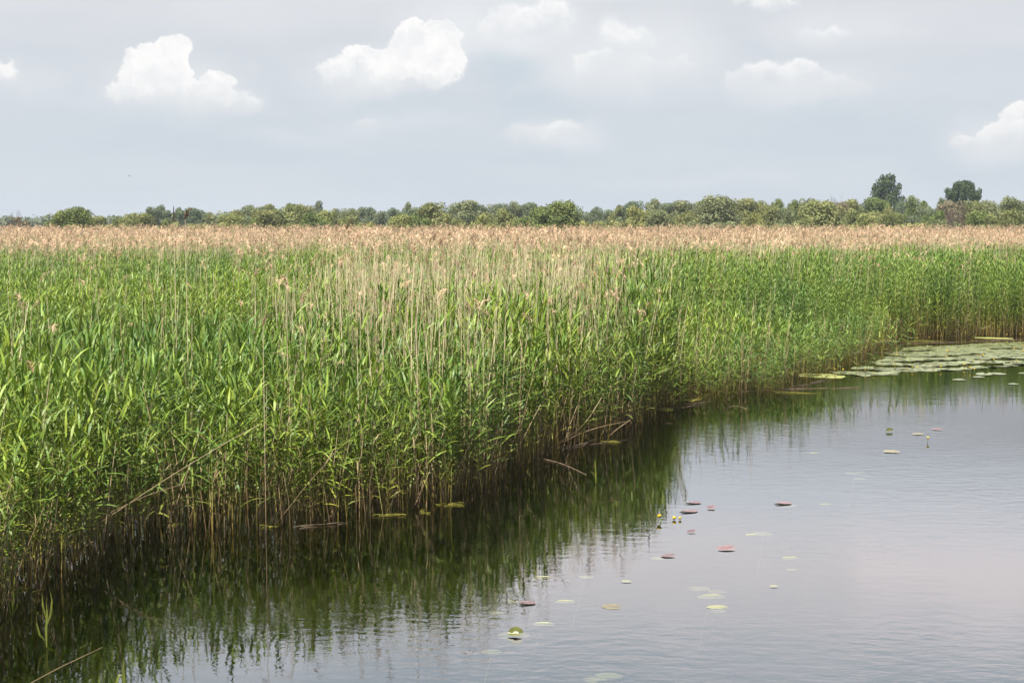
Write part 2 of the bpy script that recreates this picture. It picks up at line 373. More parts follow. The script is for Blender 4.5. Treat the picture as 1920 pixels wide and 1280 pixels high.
def green_parts(r, H=None, nseg=5, nl=None, stem_k=3, wmul=1.0, fine=False):
    """returns stem MB and list of leaf MBs in plant coordinates"""
    H = H or r.uniform(1.95, 2.35); path = stem_path(H, r); st = MB()
    zs = [-.5, H * .3, H * .65, H * .97]
    st.tube([path(max(z, 0)) if z > 0 else (0, 0, z) for z in zs], [.0048, .0044, .0034, .0012], stem_k)
    nl = nl or r.randint(9, 12); lv = []; base = r.uniform(0, 6.28)
    for k in range(nl):
        f = k / (nl - 1); z = H * (.20 + .78 * f ** .9)
        az_ = base + math.pi * (k % 2) + r.gauss(0, .45)
        if f < .8: incl, L, dr = r.uniform(.45, 1.15), r.uniform(.30, .50), r.uniform(.3, 1.8)
        else: incl, L, dr = r.uniform(.08, .62), r.uniform(.26, .44), r.uniform(.1, 1.3)
        if f < .2: L *= .75
        if fine: incl, L, dr = r.uniform(.25, 1.35) if f < .94 else r.uniform(.1, .8), L * r.uniform(.28, .50), r.uniform(.2, 1.6)
        w = r.uniform(.021, .036) * wmul
        m = MB(); leaf_strip(m, path(z), az_, incl, L, w, dr, nseg, twist=r.uniform(-1.2, 1.2)); lv.append(m)
    return st, lv, path, H
def merge(mb, o, mi): mb.add(o.v, o.f, mi)
def plume(mb, p, az_, L, mi=0, nbr=16, wid=.010, droop=1.3, r=rnd, spread=.09):
    """feathery one-sided head: rachis with many drooping strands"""
    p = Vector(p); a = .15; d2 = Vector((math.cos(az_), math.sin(az_), 0))
    for i in range(nbr):
        tt = i / nbr
        dirv = d2 * math.sin(a) + Vector((0, 0, 1)) * math.cos(a)
        sa = az_ + r.gauss(0, .9)
        leaf_strip(mb, p, sa, r.uniform(.3, 1.0) + a * .5, spread * (1.25 - .7 * tt) * r.uniform(.8, 1.6) , wid * r.uniform(.7, 1.4), r.uniform(.8, 2.0), 2, mi, r.uniform(-1, 1))
        p = p + dirv * (L / nbr); a += droop / nbr
def dry_parts(r, H=None, nbr=18, wid=.010, L=None, k=3):
    H = H or r.uniform(2.45, 3.0); path = stem_path(H, r, .05); st = MB()
    zs = [-.5, H * .35, H * .7, H]
    st.tube([path(z) if z > 0 else (0, 0, z) for z in zs], [.0060, .0056, .0046, .0028], k)
    pl = MB(); plume(pl, path(H * .985), r.uniform(0, 6.28), r.uniform(.16, .26) if L is None else L, 0, nbr, wid, r.uniform(.6, 1.8), r)
    return st, pl, path, H
def proto_coll(name, meshes):
    c = bpy.data.collections.new(name)
    for i, me in enumerate(meshes):
        o = bpy.data.objects.new('%s_%02d' % (name, i), me); c.objects.link(o)
    return c
def near_green(r, **kw):
    st, lv, path, H = green_parts(r, **kw); mb = MB(); merge(mb, st, 1)
    for l in lv: merge(mb, l, 0)
    if r.random() < .5:
        leaf_strip(mb, path(r.uniform(.2, .5)), r.uniform(0, 6.28), r.uniform(.6, 1.2), r.uniform(.2, .35), .014, 1.6, 3, 2)
    return mb.mesh('reed', [M_LEAF, M_STEM, M_DRYLEAF])
def far_green(r, n, rad, nseg=2, nl=16, wmul=.9):
    mb = MB()
    for _ in range(n):
        st, lv, path, H = green_parts(r, None, nseg, nl, 3, wmul, True)
        dx, dy = r.uniform(-rad, rad), r.uniform(-rad, rad)
        for src, mi in [(st, 1)] + [(l, 0) for l in lv]:
            mb.add([(x + dx, y + dy, z) for x, y, z in src.v], src.f, mi)
    return mb.mesh('reed_patch', [M_LEAF, M_STEM])
def near_dry(r):
    st, pl, path, H = dry_parts(r); mb = MB(); merge(mb, st, 0)
    if r.random() < .10: merge(mb, pl, 1)
    for _ in range(r.choice([0, 1, 1, 2, 3])):
        leaf_strip(mb, path(r.uniform(.5, 2.4)), r.uniform(0, 6.28), r.uniform(.2, .8), r.uniform(.15, .35), .013, r.uniform(.6, 2.2), 3, 2, r.uniform(-2, 2))
    return mb.mesh('dry_reed', [M_STRAW, M_PLUME, M_DRYLEAF])
def far_dry(r, n, rad):
    mb = MB()
    for _ in range(n):
        st, pl, path, H = dry_parts(r, r.uniform(2.45, 3.02), 11, .022, .24)
        dx, dy = r.uniform(-rad, rad), r.uniform(-rad, rad)
        mb.add([(x + dx, y + dy, z) for x, y, z in st.v], st.f, 0)
        mb.add([(x + dx, y + dy, z) for x, y, z in pl.v], pl.f, 1)
    return mb.mesh('dry_patch', [M_STRAW, M_PLUME])
def short_dry(r):
    mb = MB(); H = r.uniform(.6, 1.6); path = stem_path(H, r, .12)
    mb.tube([(0, 0, -.4), path(H * .5), path(H)], [.0048, .0042, .0032], 3, 0)
    if r.random() < .5: leaf_strip(mb, path(H * .8), r.uniform(0, 6.28), .6, .22, .012, 1.8, 3, 1)
    return mb.mesh('broken_reed', [M_STRAW, M_DRYLEAF])
C_NEAR = proto_coll('near_green', [near_green(rnd) for _ in range(14)])
C_FINE = proto_coll('fine_green', [near_green(rnd, H=rnd.uniform(2.0, 2.4), nseg=3, nl=20, wmul=.68, fine=True) for _ in range(12)])
C_FAR = proto_coll('far_green', [far_green(rnd, 7, .28) for _ in range(7)])
C_DRY = proto_coll('near_dry', [near_dry(rnd) for _ in range(12)])
C_FDRY = proto_coll('far_dry', [far_dry(rnd, 5, .5) for _ in range(8)])
C_SHORT = proto_coll('short_dry', [short_dry(rnd) for _ in range(8)])
def gn_group(coll):
    g = bpy.data.node_groups.new('scatter_' + coll.name, 'GeometryNodeTree')
    g.interface.new_socket('Geometry', in_out='INPUT', socket_type='NodeSocketGeometry')
    g.interface.new_socket('Geometry', in_out='OUTPUT', socket_type='NodeSocketGeometry')
    gi = g.nodes.new('NodeGroupInput'); go = g.nodes.new('NodeGroupOutput')
    ip = g.nodes.new('GeometryNodeInstanceOnPoints'); ci = g.nodes.new('GeometryNodeCollectionInfo')
    ci.inputs['Collection'].default_value = coll; ci.inputs['Separate Children'].default_value = True; ci.inputs['Reset Children'].default_value = True
    def attr(n, t):
        a = g.nodes.new('GeometryNodeInputNamedAttribute'); a.data_type = t; a.inputs['Name'].default_value = n; return a.outputs['Attribute']
    g.links.new(gi.outputs[0], ip.inputs['Points']); g.links.new(ci.outputs[0], ip.inputs['Instance'])
    ip.inputs['Pick Instance'].default_value = True
    g.links.new(attr('idx', 'INT'), ip.inputs['Instance Index'])
    e2r = g.nodes.new('FunctionNodeEulerToRotation'); g.links.new(attr('rot', 'FLOAT_VECTOR'), e2r.inputs[0])
    g.links.new(e2r.outputs[0], ip.inputs['Rotation']); g.links.new(attr('scl', 'FLOAT_VECTOR'), ip.inputs['Scale'])
    g.links.new(ip.outputs[0], go.inputs[0]); return g
def scatter_mesh(name, sets):
    """one object whose points carry instances from several prototype collections"""
    o = None; allp = []; start = 0
    g = bpy.data.node_groups.new(name, 'GeometryNodeTree')
    g.interface.new_socket('Geometry', in_out='INPUT', socket_type='NodeSocketGeometry')
    g.interface.new_socket('Geometry', in_out='OUTPUT', socket_type='NodeSocketGeometry')
    gi = g.nodes.new('NodeGroupInput'); go = g.nodes.new('NodeGroupOutput'); j = g.nodes.new('GeometryNodeJoinGeometry')
    P_, R_, S_, I_, K_ = [], [], [], [], []
    for k, (coll, pts, rot, scl) in enumerate(sets):
        n = len(pts); P_.append(pts); R_.append(rot); S_.append(scl); I_.append(rng.integers(0, len(coll.objects), n)); K_.append(np.full(n, k))
        ip = g.nodes.new('GeometryNodeInstanceOnPoints'); ci = g.nodes.new('GeometryNodeCollectionInfo')
        ci.inputs['Collection'].default_value = coll; ci.inputs['Separate Children'].default_value = True; ci.inputs['Reset Children'].default_value = True
        def attr(nm, t):
            a = g.nodes.new('GeometryNodeInputNamedAttribute'); a.data_type = t; a.inputs['Name'].default_value = nm; return a.outputs['Attribute']
        cmp_ = g.nodes.new('FunctionNodeCompare'); cmp_.data_type = 'INT'; cmp_.operation = 'EQUAL'
        g.links.new(attr('knd', 'INT'), cmp_.inputs[2]); cmp_.inputs[3].default_value = k
        g.links.new(cmp_.outputs[0], ip.inputs['Selection'])
        g.links.new(gi.outputs[0], ip.inputs['Points']); g.links.new(ci.outputs[0], ip.inputs['Instance'])
        ip.inputs['Pick Instance'].default_value = True; g.links.new(attr('idx', 'INT'), ip.inputs['Instance Index'])
        e2r = g.nodes.new('FunctionNodeEulerToRotation'); g.links.new(attr('rot', 'FLOAT_VECTOR'), e2r.inputs[0])
        g.links.new(e2r.outputs[0], ip.inputs['Rotation']); g.links.new(attr('scl', 'FLOAT_VECTOR'), ip.inputs['Scale'])
        g.links.new(ip.outputs[0], j.inputs[0])
    g.links.new(j.outputs[0], go.inputs[0])
    P_ = np.concatenate(P_); me = bpy.data.meshes.new(name); me.vertices.add(len(P_)); me.vertices.foreach_set('co', P_.astype(np.float32).ravel())
    for nm, tp, arr, key in (('rot', 'FLOAT_VECTOR', np.concatenate(R_), 'vector'), ('scl', 'FLOAT_VECTOR', np.concatenate(S_), 'vector'),
                             ('idx', 'INT', np.concatenate(I_), 'value'), ('knd', 'INT', np.concatenate(K_), 'value')):
        a = me.attributes.new(nm, tp, 'POINT'); a.data.foreach_set(key, np.ascontiguousarray(arr, dtype=np.float32 if tp != 'INT' else np.int32).ravel())
    o = link(name, me); md = o.modifiers.new('scatter', 'NODES'); md.node_group = g
    print(name, [len(s[1]) for s in sets]); return o
def vnoise(x, y, s, seed=0):
    rs = np.random.default_rng(seed); v = np.zeros_like(x)
    for _ in range(6):
        a, ph, k = rs.uniform(0, 6.28), rs.uniform(0, 6.28), rs.uniform(.6, 1.7) / s
        v = v + np.sin((x * math.cos(a) + y * math.sin(a)) * k * 2 * math.pi + ph)
    return v / 6 ** .5 / 1.4142 * 1.0
def sample(y0, y1, dens):           # uniform random points of the reed bed between two distances
    half = y1 * .47
    n = int((y1 - y0) * 2 * half * dens); x = rng.uniform(-half, half, n); y = rng.uniform(y0, y1, n)
    px, py = proj(x, y, 0.0)
    k = (px > -330) & (px < 2250)
    return x[k], y[k], px[k]
def xform(x, y, z, hs, tilt, lean=(0, 0), base_s=1.0):
    n = len(x); cs = .55 + .45 * np.minimum(hs, 1.0); hs = hs / cs; base_s = base_s * cs; rz_ = rng.uniform(0, 6.283, n); pxl, _ = proj(x, np.maximum(y, 1), 0.)
    lx = .035 + .05 * vnoise(x, y, 5.0, 31) + .08 * ((pxl > 1260) & (pxl < 1640)) + rng.normal(0, tilt, n); ly = .03 * vnoise(x, y, 5.0, 32) + rng.normal(0, tilt, n)
    c_, s__ = np.cos(-rz_), np.sin(-rz_); lxl, lyl = lx * c_ - ly * s__, lx * s__ + ly * c_
    rot = np.stack([-lyl, lxl, rz_], 1)
    s = rng.uniform(.92, 1.08, n) * base_s
    return np.stack([x, y, np.full(n, z)], 1), rot, np.stack([s, s, s * hs], 1)
def hscale(x, y, px, e_):           # how tall the reeds stand at a place, relative to 2.15 m
    h = 1.0 + .07 * vnoise(x, y, 6.0, 3) + .05 * vnoise(x, y, 1.6, 4)
    b0 = np.interp(px, [0, 400, 900, 1200, 1240, 1268, 1640, 1690, 1730, 1920], [.74, .72, .60, .62, .56, .20, .22, .55, .62, .68]); L_ = np.interp(px, [1245, 1268, 1620, 1690], [4.5, 12., 9.0, 2.5])
    h = h * (1 - (1 - np.interp(px, [0, 700, 950], [.85, .87, 1.0])) * np.clip((25 - y) / 3, 0, 1)) * np.where((y >= 22) & (y < 60) & (px < 1100), .95, 1.0)
    t_ = np.clip((e_ + .2) / L_, 0, 1); sh = np.interp(px, [1245, 1268, 1620, 1690], [1, 0, 0, 1]); h = h * (b0 + (1 - b0) * (t_ * (2 - t_) * sh + t_ * (1 - sh)))
    h = np.where((sh < .5) & (rng.uniform(0, 1, len(h)) < .10), np.maximum(h, .52), h)
    return h
# green reeds, near
x, y, px = sample(9, 34, 54); e_ = edge(x, y) + .45 * vnoise(x, y, 1.3, 41) + .12
pe = 1 / (1 + np.exp(-(e_ - .05) / .13))
gap = 1 - .93 * np.exp(-((e_ - 7.5) / 1.9) ** 2 * 1.0) * np.clip((700 - px) / 120, 0, 1)
pr = pe * gap * np.where((px > 1480) & (px < 1700), .12 + .88 * np.clip(e_ / 3.0, 0, 1), 1.0) * (.8 + .35 * vnoise(x, y, 2.0, 9))
k = (rng.uniform(0, 1, len(x)) < pr) & (e_ > -.5)
x, y, px, e_ = x[k], y[k], px[k], e_[k]
hs = hscale(x, y, px, e_)
order = np.argsort(y + np.maximum(e_, 0) * 4)     # the frontmost become plants of their own
inview = (px > 8) & (px < 1912)
front = [i for i in order if inview[i] and e_[i] < .6 and y[i] < 30]
# spread them along the whole front edge instead of one spot
front.sort(key=lambda i: (round(px[i] / 12), y[i])); step = max(1, len(front) // 300); chosen = front[::step][:300]
mask = np.ones(len(x), bool); mask[chosen] = False
IND = [(x[i], y[i], hs[i], px[i]) for i in chosen]
isf = mask & (rng.uniform(0, 1, len(x)) < np.clip((e_ - 4.8) / 1.5, 0, 1) * np.clip((y - 19) / 3, 0, 1)); mask &= ~isf
near_set = (C_NEAR, *xform(x[mask], y[mask], 0., hs[mask], .055))
xf, yf, pf = sample(20, 34, 28); ef = edge(xf, yf); k = (ef > 9) | ((ef > 6.5) & (pf > 700)); xf, yf, pf, ef = xf[k], yf[k], pf[k], ef[k]
xf = np.concatenate([xf, x[isf]]); yf = np.concatenate([yf, y[isf]])
fine_set = (C_FINE, *xform(xf, yf, 0., np.concatenate([hscale(xf[:len(pf)], yf[:len(pf)], pf, ef) * .96, hs[isf]]), .06))
# green reeds, middle distance (patches of seven)
x, y, px = sample(34, 62, 8.0); e_ = edge(x, y); k = e_ > .25; x, y, px, e_ = x[k], y[k], px[k], e_[k]
mid_set = (C_FAR, *xform(x, y, 0., hscale(x, y, px, e_) * .95, .05))
x, y, px = sample(62, 135, 1.3); e_ = edge(x, y)
far_set = (C_FAR, *xform(x, y, 0., hscale(x, y, px, e_) * 1.0, .04, base_s=1.15))
far_set = (far_set[0], far_set[1], far_set[2], far_set[3] * np.array([1.3, 1.3, .76]))
xs_, ys_, pxs_ = sample(9, 44, 34); es_ = edge(xs_, ys_)
k = (es_ > -.3) & (es_ < 1.3) & (rng.uniform(0, 1, len(xs_)) < 1.1 * np.clip((es_ + .3) / .5, 0, 1) * (.7 + .5 * vnoise(xs_, ys_, .9, 51))); xs_, ys_ = xs_[k], ys_[k]
young = (C_NEAR, *xform(xs_, ys_, 0., rng.uniform(.30, .62, len(xs_)), .13))
tag(scatter_mesh('reeds', [near_set, fine_set, mid_set, far_set, young]), 'dense bed of green reeds filling the shore from the water to the dry plumes', 'reeds', kind='stuff')
# dry reeds
def dry_prob(px, y, e_):
    p = .16 + .84 * np.exp(-((px - 1010) / 230) ** 2) + .45 * np.exp(-((px - 640) / 150) ** 2) * (y > 19) + .35 * (px > 1700) - .12 * ((px > 1262) & (px < 1660))
    p = p * np.where(px < 500, .55, 1.0) * (.75 + .45 * vnoise(px / 40., y / 2., 1.0, 21))
    return p
x, y, px = sample(9, 36, 26.0); e_ = edge(x, y)
k = (rng.uniform(0, 1, len(x)) < np.clip(dry_prob(px, y, e_), .02, 1) * np.clip((e_ + .1) / .5, 0, 1)) & (e_ > -.1)
x, y, px, e_ = x[k], y[k], px[k], e_[k]; hs = (1.0 + .06 * vnoise(x, y, 3., 5)) * np.where((px > 1262) & (px < 1660), .35 + .65 * np.clip(e_ / 12, 0, 1), .72 + .28 * np.clip(e_ / 4, 0, 1)); hs = hs * (1 - .12 * (px < 620))
ordr = [i for i in np.argsort(y) if 8 < px[i] < 1912]; dchosen = ordr[:len(ordr)]; dchosen = sorted(dchosen, key=lambda i: y[i])[:150]
dmask = np.ones(len(x), bool); dmask[dchosen] = False
DIND = [(x[i], y[i], hs[i], px[i]) for i in dchosen]
d_near = (C_DRY, *xform(x[dmask], y[dmask], 0., hs[dmask], .07))
x, y, px = sample(36, 60, .75); e_ = edge(x, y)
kk = (e_ > .3) & (rng.uniform(0, 1, len(x)) < .30 + .70 * np.clip((y - 42) / 14, 0, 1)); x, y, px, e_ = x[kk], y[kk], px[kk], e_[kk]
d_mid = (C_FDRY, *xform(x, y, 0., .66 + .34 * np.clip(e_ / np.where(px < 1660, 11, 7), 0, 1), .05))
x, y, px = sample(60, 140, .9)
d_far = (C_FDRY, *xform(x, y, 0., np.full(len(x), .945) + .025 * vnoise(x, y, 12., 8), .05))
# broken old stalks along the waterline
x, y, px = sample(9, 46, 45); e_ = edge(x, y)
k = (e_ > -.15) & (e_ < 1.6) & (rng.uniform(0, 1, len(x)) < .75 - .3 * (px > 1300)); x, y = x[k], y[k]
d_short = (C_SHORT, *xform(x, y, 0., rng.uniform(.5, 1.25, len(x)), .16))
tag(scatter_mesh('dry_reeds', [d_near, d_mid, d_far, d_short]), 'dry straw stalks and pinkish plumes of last year standing in the reed bed', 'dry reeds', kind='stuff')

# single reeds of the front edge, each with stem and leaves
protos = []
for v in range(9):
    st, lv, path, H = green_parts(rnd, None, 5, rnd.randint(8, 10))
    e0 = bpy.data.objects.new('reed', None); e0.empty_display_size = .1
    so_ = bpy.data.objects.new('stem', st.mesh('stem', [M_STEM])); so_.parent = e0
    ls = []
    for l in lv:
        lo = bpy.data.objects.new('leaf', l.mesh('leaf', [M_LEAF])); lo.parent = e0; ls.append(lo)
    protos.append((e0, so_, ls))
def place_reed(x, y, s, hs, tilt=.05, rz=None, z=0.):
    e0, so_, ls = rnd.choice(protos)
    r_ = e0.copy(); COL.objects.link(r_); r_.location = (x, y, z)
    r_.rotation_euler = (rnd.gauss(0, tilt), rnd.gauss(0, tilt), rnd.uniform(0, 6.28) if rz is None else rz); r_.scale = (s, s, s * hs)
    for src in [so_] + ls:
        c = src.copy(); COL.objects.link(c); c.parent = r_
    return r_
for (x, y, h, px_) in IND:
    tag(place_reed(x, y, rnd.uniform(.92, 1.08) * (.55 + .45 * h), h / (.55 + .45 * h)), 'green reed with arching leaves standing at the front edge of the reed bed', 'reed', 'green reeds along the waterline')
dprotos = []
for v in range(8):
    st, pl, path, H = dry_parts(rnd, None, 26, .007)
    e0 = bpy.data.objects.new('dry_reed', None)
    a = bpy.data.objects.new('stem', st.mesh('stem', [M_STRAW])); a.parent = e0
    c = bpy.data.objects.new('plume', pl.mesh('plume', [M_PLUME])); c.parent = e0
    dprotos.append((e0, [a, c], H))
for (x, y, h, px_) in DIND:
    e0, parts, H = rnd.choice(dprotos); r_ = e0.copy(); COL.objects.link(r_); r_.location = (x, y, 0); r_.scale = (1, 1, h)
    r_.rotation_euler = (rnd.gauss(0, .05), rnd.gauss(0, .05), rnd.uniform(0, 6.28))
    for src in (parts if rnd.random() < .2 else parts[:1]):
        c = src.copy(); COL.objects.link(c); c.parent = r_
    tag(r_, 'dry straw coloured reed stalk rising among the nearest green reeds', 'dry reed', 'dry stalks among the near reeds')

# ---- particular reeds
def tall_plume(px_, ytip, d, ybase_plume, label, bend, mat, az_, nbr=46):
    top = at_d(px_, ytip, d); bot = at_d(px_, ybase_plume, d)
    L = (top[2] - bot[2]); e0 = tag(link('plumed_reed', None), label, 'reed', 'plumes rising above the skyline'); e0.location = (bot[0], d, 0)
    st = MB(); st.tube([(0, 0, -.5), (0, 0, bot[2] * .5), (0, 0, bot[2])], [.006, .005, .003], 4); link('stem', st.mesh('stem', [M_STRAW]), e0)
    pl = MB(); r = random.Random(px_)
    p = Vector((0, 0, bot[2])); a = -.05 if bend else 0.; d2 = Vector((math.cos(az_), math.sin(az_), 0))
    for i in range(nbr):
        tt = i / nbr; dirv = d2 * math.sin(a) + Vector((0, 0, 1)) * math.cos(a)
        for _ in range(3):
            leaf_strip(pl, p, az_ + r.gauss(0, .6) if bend else r.uniform(0, 6.28), .25 + a + r.uniform(0, .5), L * (.42 if bend else .22) * (1.1 - .75 * tt) * r.uniform(.7, 1.2), .008, (1.9 if bend else .6), 4, 0, r.uniform(-.5, .5))
        p = p + dirv * (L * 1.12 / nbr); a += bend / nbr * (.3 + 1.4 * tt)
    link('plume', pl.mesh('plume', [mat]), e0); return e0
tall_plume(347, 388, 17.0, 412, 'tall reed with a large nodding brown plume against the skyline trees', 1.5, M_PLUMED, 0.0)
tall_plume(326, 390, 19.0, 417, 'tall reed with a narrow upright dark plume left of the nodding one', 0.0, M_PLUMED, 0.0, 30)
for q, (px_, yt, yb, d, az_, lab) in enumerate([
    (649, 408, 432, 24, 0.2, 'dry reed whose arched brown plume rises over the pink band at left of centre'),
    (668, 428, 450, 21, 0.3, 'dry reed with wide arched plume just right of the tall arched one'),
    (812, 430, 452, 24, 0.2, 'dry reed with dark hooked plume in the pink band below the domed tree'),
    (823, 443, 466, 22, 0.3, 'dry reed with drooping orange plume below the dark hooked plume'),
    (583, 473, 502, 20, 0.1, 'dry reed with loose tan plume standing over the green reeds at left centre'),
    (478, 498, 520, 19, 0.2, 'dry reed with hanging tan plume low over the green reeds at left'),
    (537, 510, 535, 18, 2.8, 'dry reed with broken tan plume hanging to the left'),
    (1167, 478, 500, 25, 0.4, 'dry reed with small pale plume right of centre over bright green reeds'),
    (1075, 483, 500, 25, 0.2, 'dry reed with flat arched pale plume over the green reeds right of centre'),
    (986, 410, 428, 32, 0.3, 'dry reed with full tan plume poking above the pink band at centre'),
    (1028, 498, 520, 22, 2.9, 'dry reed with ragged plume above the stalk cluster at centre'),
    (493, 585, 612, 15.8, 0.4, 'short reed with a reddish plume tucked among the front leaves')]):
    o = tall_plume(px_, yt, d, yb, lab, 1.9, M_PLUME if q not in (0, 2) else M_PLUMED, az_, 26); o['group'] = 'arched plumes above the reeds'

def stalk(name, pts, rad, label, mat=M_STRAW, cat='stalk', group='fallen dry stalks at the waterline'):
    """pts: photo px, py and forward distance (None = on the water)"""
    ps = []
    for (a_, c_, d) in pts: ps.append(Vector(at(a_, c_, .012)) if d is None else Vector(at(a_, c_, -d)) if d < 0 else Vector(at_d(a_, c_, d)))
    cx = ps[0].copy(); fine = []
    for i in range(len(ps) - 1):
        p0, p1, p2, p3 = ps[max(i - 1, 0)], ps[i], ps[i + 1], ps[min(i + 2, len(ps) - 1)]
        for s_ in range(6):
            t_ = s_ / 6; fine.append(.5 * ((2 * p1) + (p2 - p0) * t_ + (2 * p0 - 5 * p1 + 4 * p2 - p3) * t_ ** 2 + (3 * p1 - p0 - 3 * p2 + p3) * t_ ** 3))
    fine.append(ps[-1]); mb = MB(); n = len(fine)
    mb.tube([p - cx for p in fine], [rad * (1 - .55 * i / n) for i in range(n)], 5)
    o = link(name, mb.mesh(name, [mat]), None, cx); return tag(o, label, cat, group)
stalk('fallen_stalk', [(40,1290,-.02),(110,1252,-.05),(192,1213,-.10)], .0045, 'pale bent straw lying on dark water at the bottom left corner')
stalk('fallen_stalk', [(140,1012,14.6),(300,905,14.7),(420,832,14.9),(488,795,15.1)], .005, 'long pale stalk leaning diagonally across the front of the left reeds')
stalk('fallen_stalk', [(150,990,14.6),(260,935,14.6),(350,905,14.7)], .004, 'thin curved stalk crossing just under the long diagonal one')
stalk('fallen_stalk', [(1028,842,None),(1090,800,19.8),(1128,745,20.0)], .006, 'straw leaning up to the right from the water near the reed corner')
stalk('fallen_stalk', [(1022,846,None),(1100,808,20.2),(1182,788,20.7)], .007, 'long low straw sloping right just above the water by the reed corner')
stalk('fallen_stalk', [(1128,850,None),(1145,815,20.1),(1182,787,20.6)], .006, 'bent straw dipping into the water below the low sloping straw')
stalk('fallen_stalk', [(1140,780,20.5),(1190,788,None),(1262,794,None)], .005, 'flat straw lying on the water right of the reed corner')
stalk('fallen_stalk', [(1002,857,None),(1050,868,None),(1100,890,None)], .006, 'dark wet straw lying in the shaded water under the reeds', M_DEB)
stalk('fallen_stalk', [(1350,774,None),(1365,764,23.6),(1382,761,23.7),(1401,767,23.5)], .006, 'arched dry straw standing like a hoop out of the open water')
stalk('fallen_stalk', [(690,905,None),(760,850,15.9),(786,808,16.4)], .004, 'thin pale stem leaning right in front of the centre left reeds')
stalk('fallen_stalk', [(1815,632,None),(1838,618,40.5),(1856,612,40.7)], .012, 'short pale stick slanting out of the water at the far reed edge')

# foreground sprouts
def sprout(pts_blades, label):
    base = Vector(at(*pts_blades[0][0])); e0 = tag(link('reed_sprout', None), label, 'reed', 'young reeds out in the open water'); e0.location = base
    for k_, bl in enumerate(pts_blades):
        mb = MB(); P3 = []
        d0 = base.y
        P3 = [Vector(at_d(p[0], p[1], d0 + .02 * k_)) for p in bl]; w = .009
        vs_ = []
        for i, p in enumerate(P3):
            t_ = i / (len(P3) - 1); dv = (P3[min(i + 1, len(P3) - 1)] - P3[max(i - 1, 0)]).normalized(); sd_ = dv.cross(Vector((0, 1, 0))).normalized()
            ww = w * (1 - t_ ** 2) * (.6 + .8 * min(t_ * 3, 1)) ; p = p - base
            vs_ += [p - sd_ * ww, p + sd_ * ww + Vector((0, .006, 0))]
        mb.add(vs_, [(2 * i, 2 * i + 1, 2 * i + 3, 2 * i + 2) for i in range(len(P3) - 1)]); link('leaf' if k_ else 'stem', mb.mesh('leaf', [M_SPROUT]), e0)
    return e0
M_SPROUT = simple('sprout_leaf', (.20,.25,.04), (.32,.33,.06), 8, .5, .3, trans=.3)
sprout([[(87,1213),(86,1180),(88,1150),(86,1120)], [(86,1202),(74,1190),(69,1170),(67,1164)], [(88,1170),(95,1150),(97,1125),(92,1100)], [(86,1160),(80,1135),(78,1110)], [(86,1215),(96,1217),(104,1219)]], 'yellow green sprout standing alone in water at lower left')
sprout([[(23,1155),(24,1130),(25,1105),(28,1060)], [(22,1155),(30,1140),(34,1125)], [(20,1154),(16,1130),(10,1122)], [(25,1120),(35,1105),(45,1098)]], 'small yellow sprout in the water at the left border')
sprout([[(233,1300),(232,1275),(231,1250),(232,1232)], [(230,1300),(218,1280),(222,1266),(229,1265)], [(234,1300),(230,1275),(226,1266)]], 'single green blade poking up at the bottom edge')
sprout([[(1117,905),(1117,890),(1116,870),(1116,858)], [(1116,893),(1110,885),(1104,880)]], 'thin yellow shoot in the dark water left of the reed corner')
for (a_, c_, n_, h_, lab) in [(1578,706,2,.5,'short reeds standing in the lily patch'), (1612,700,2,.55,''), (1640,697,2,.5,''), (1672,694,3,.5,''), (1690,686,2,.45,''), (1700,666,2,.5,''), (1712,655,2,.45,''), (1655,672,3,.6,''), (1622,680,3,.6,''), (1596,690,3,.6,''), (1560,708,3,.55,''), (1540,716,2,.5,''), (1682,668,2,.5,''), (1633,712,1,.35,''), (1604,716,1,.35,'')]:
    for _ in range(n_):
        p = at(a_ + rnd.uniform(-9, 9), c_ + rnd.uniform(-5, 3))
        tag(place_reed(p[0], p[1], rnd.uniform(.75, .95), h_ * rnd.uniform(.8, 1.2), .10), 'short green reed standing in shallow water among the lily pads', 'reed', 'short reeds among the lily pads')

# ------------------------------------------------------------------ lily pads
def pad_mesh(r, R_=.12, curl=.0, n=18, fold=0.0):
    mb = MB(); vs_ = [(0, 0, .004)]
    for ring, rr in enumerate((.55, 1.0)):
        for i in range(n + 1):
            a = .22 + (2 * math.pi - .44) * i / n
            rad = R_ * rr * (1.0 + .04 * math.sin(3 * a + R_ * 50)) * (1.18 if math.cos(a) < 0 else 1.0 + .0)
            rad = R_ * rr * (1 + .16 * (math.cos(a) ** 2))
            z = .004 + curl * rr * rr * max(0, math.sin(a * 1.0 + 1.1)) ** 2 + r.uniform(0, .0025) * rr
            xx, yy = rad * math.cos(a), rad * math.sin(a) * .86
            if fold and yy > .0: z += yy * fold * 1.2; yy *= (1 - .55 * fold)
            vs_.append((xx, yy, z))
    fs_ = [(0, 1 + i, 2 + i) for i in range(n)] + [(1 + i, n + 2 + i, n + 3 + i, 2 + i) for i in range(n)]
    mb.add(vs_, fs_); return mb
pads_flat = [pad_mesh(rnd, .12, c_).mesh('lily_pad', [M_PAD], True) for c_ in (0, .008, .0, .02, .01)]
pk = 0
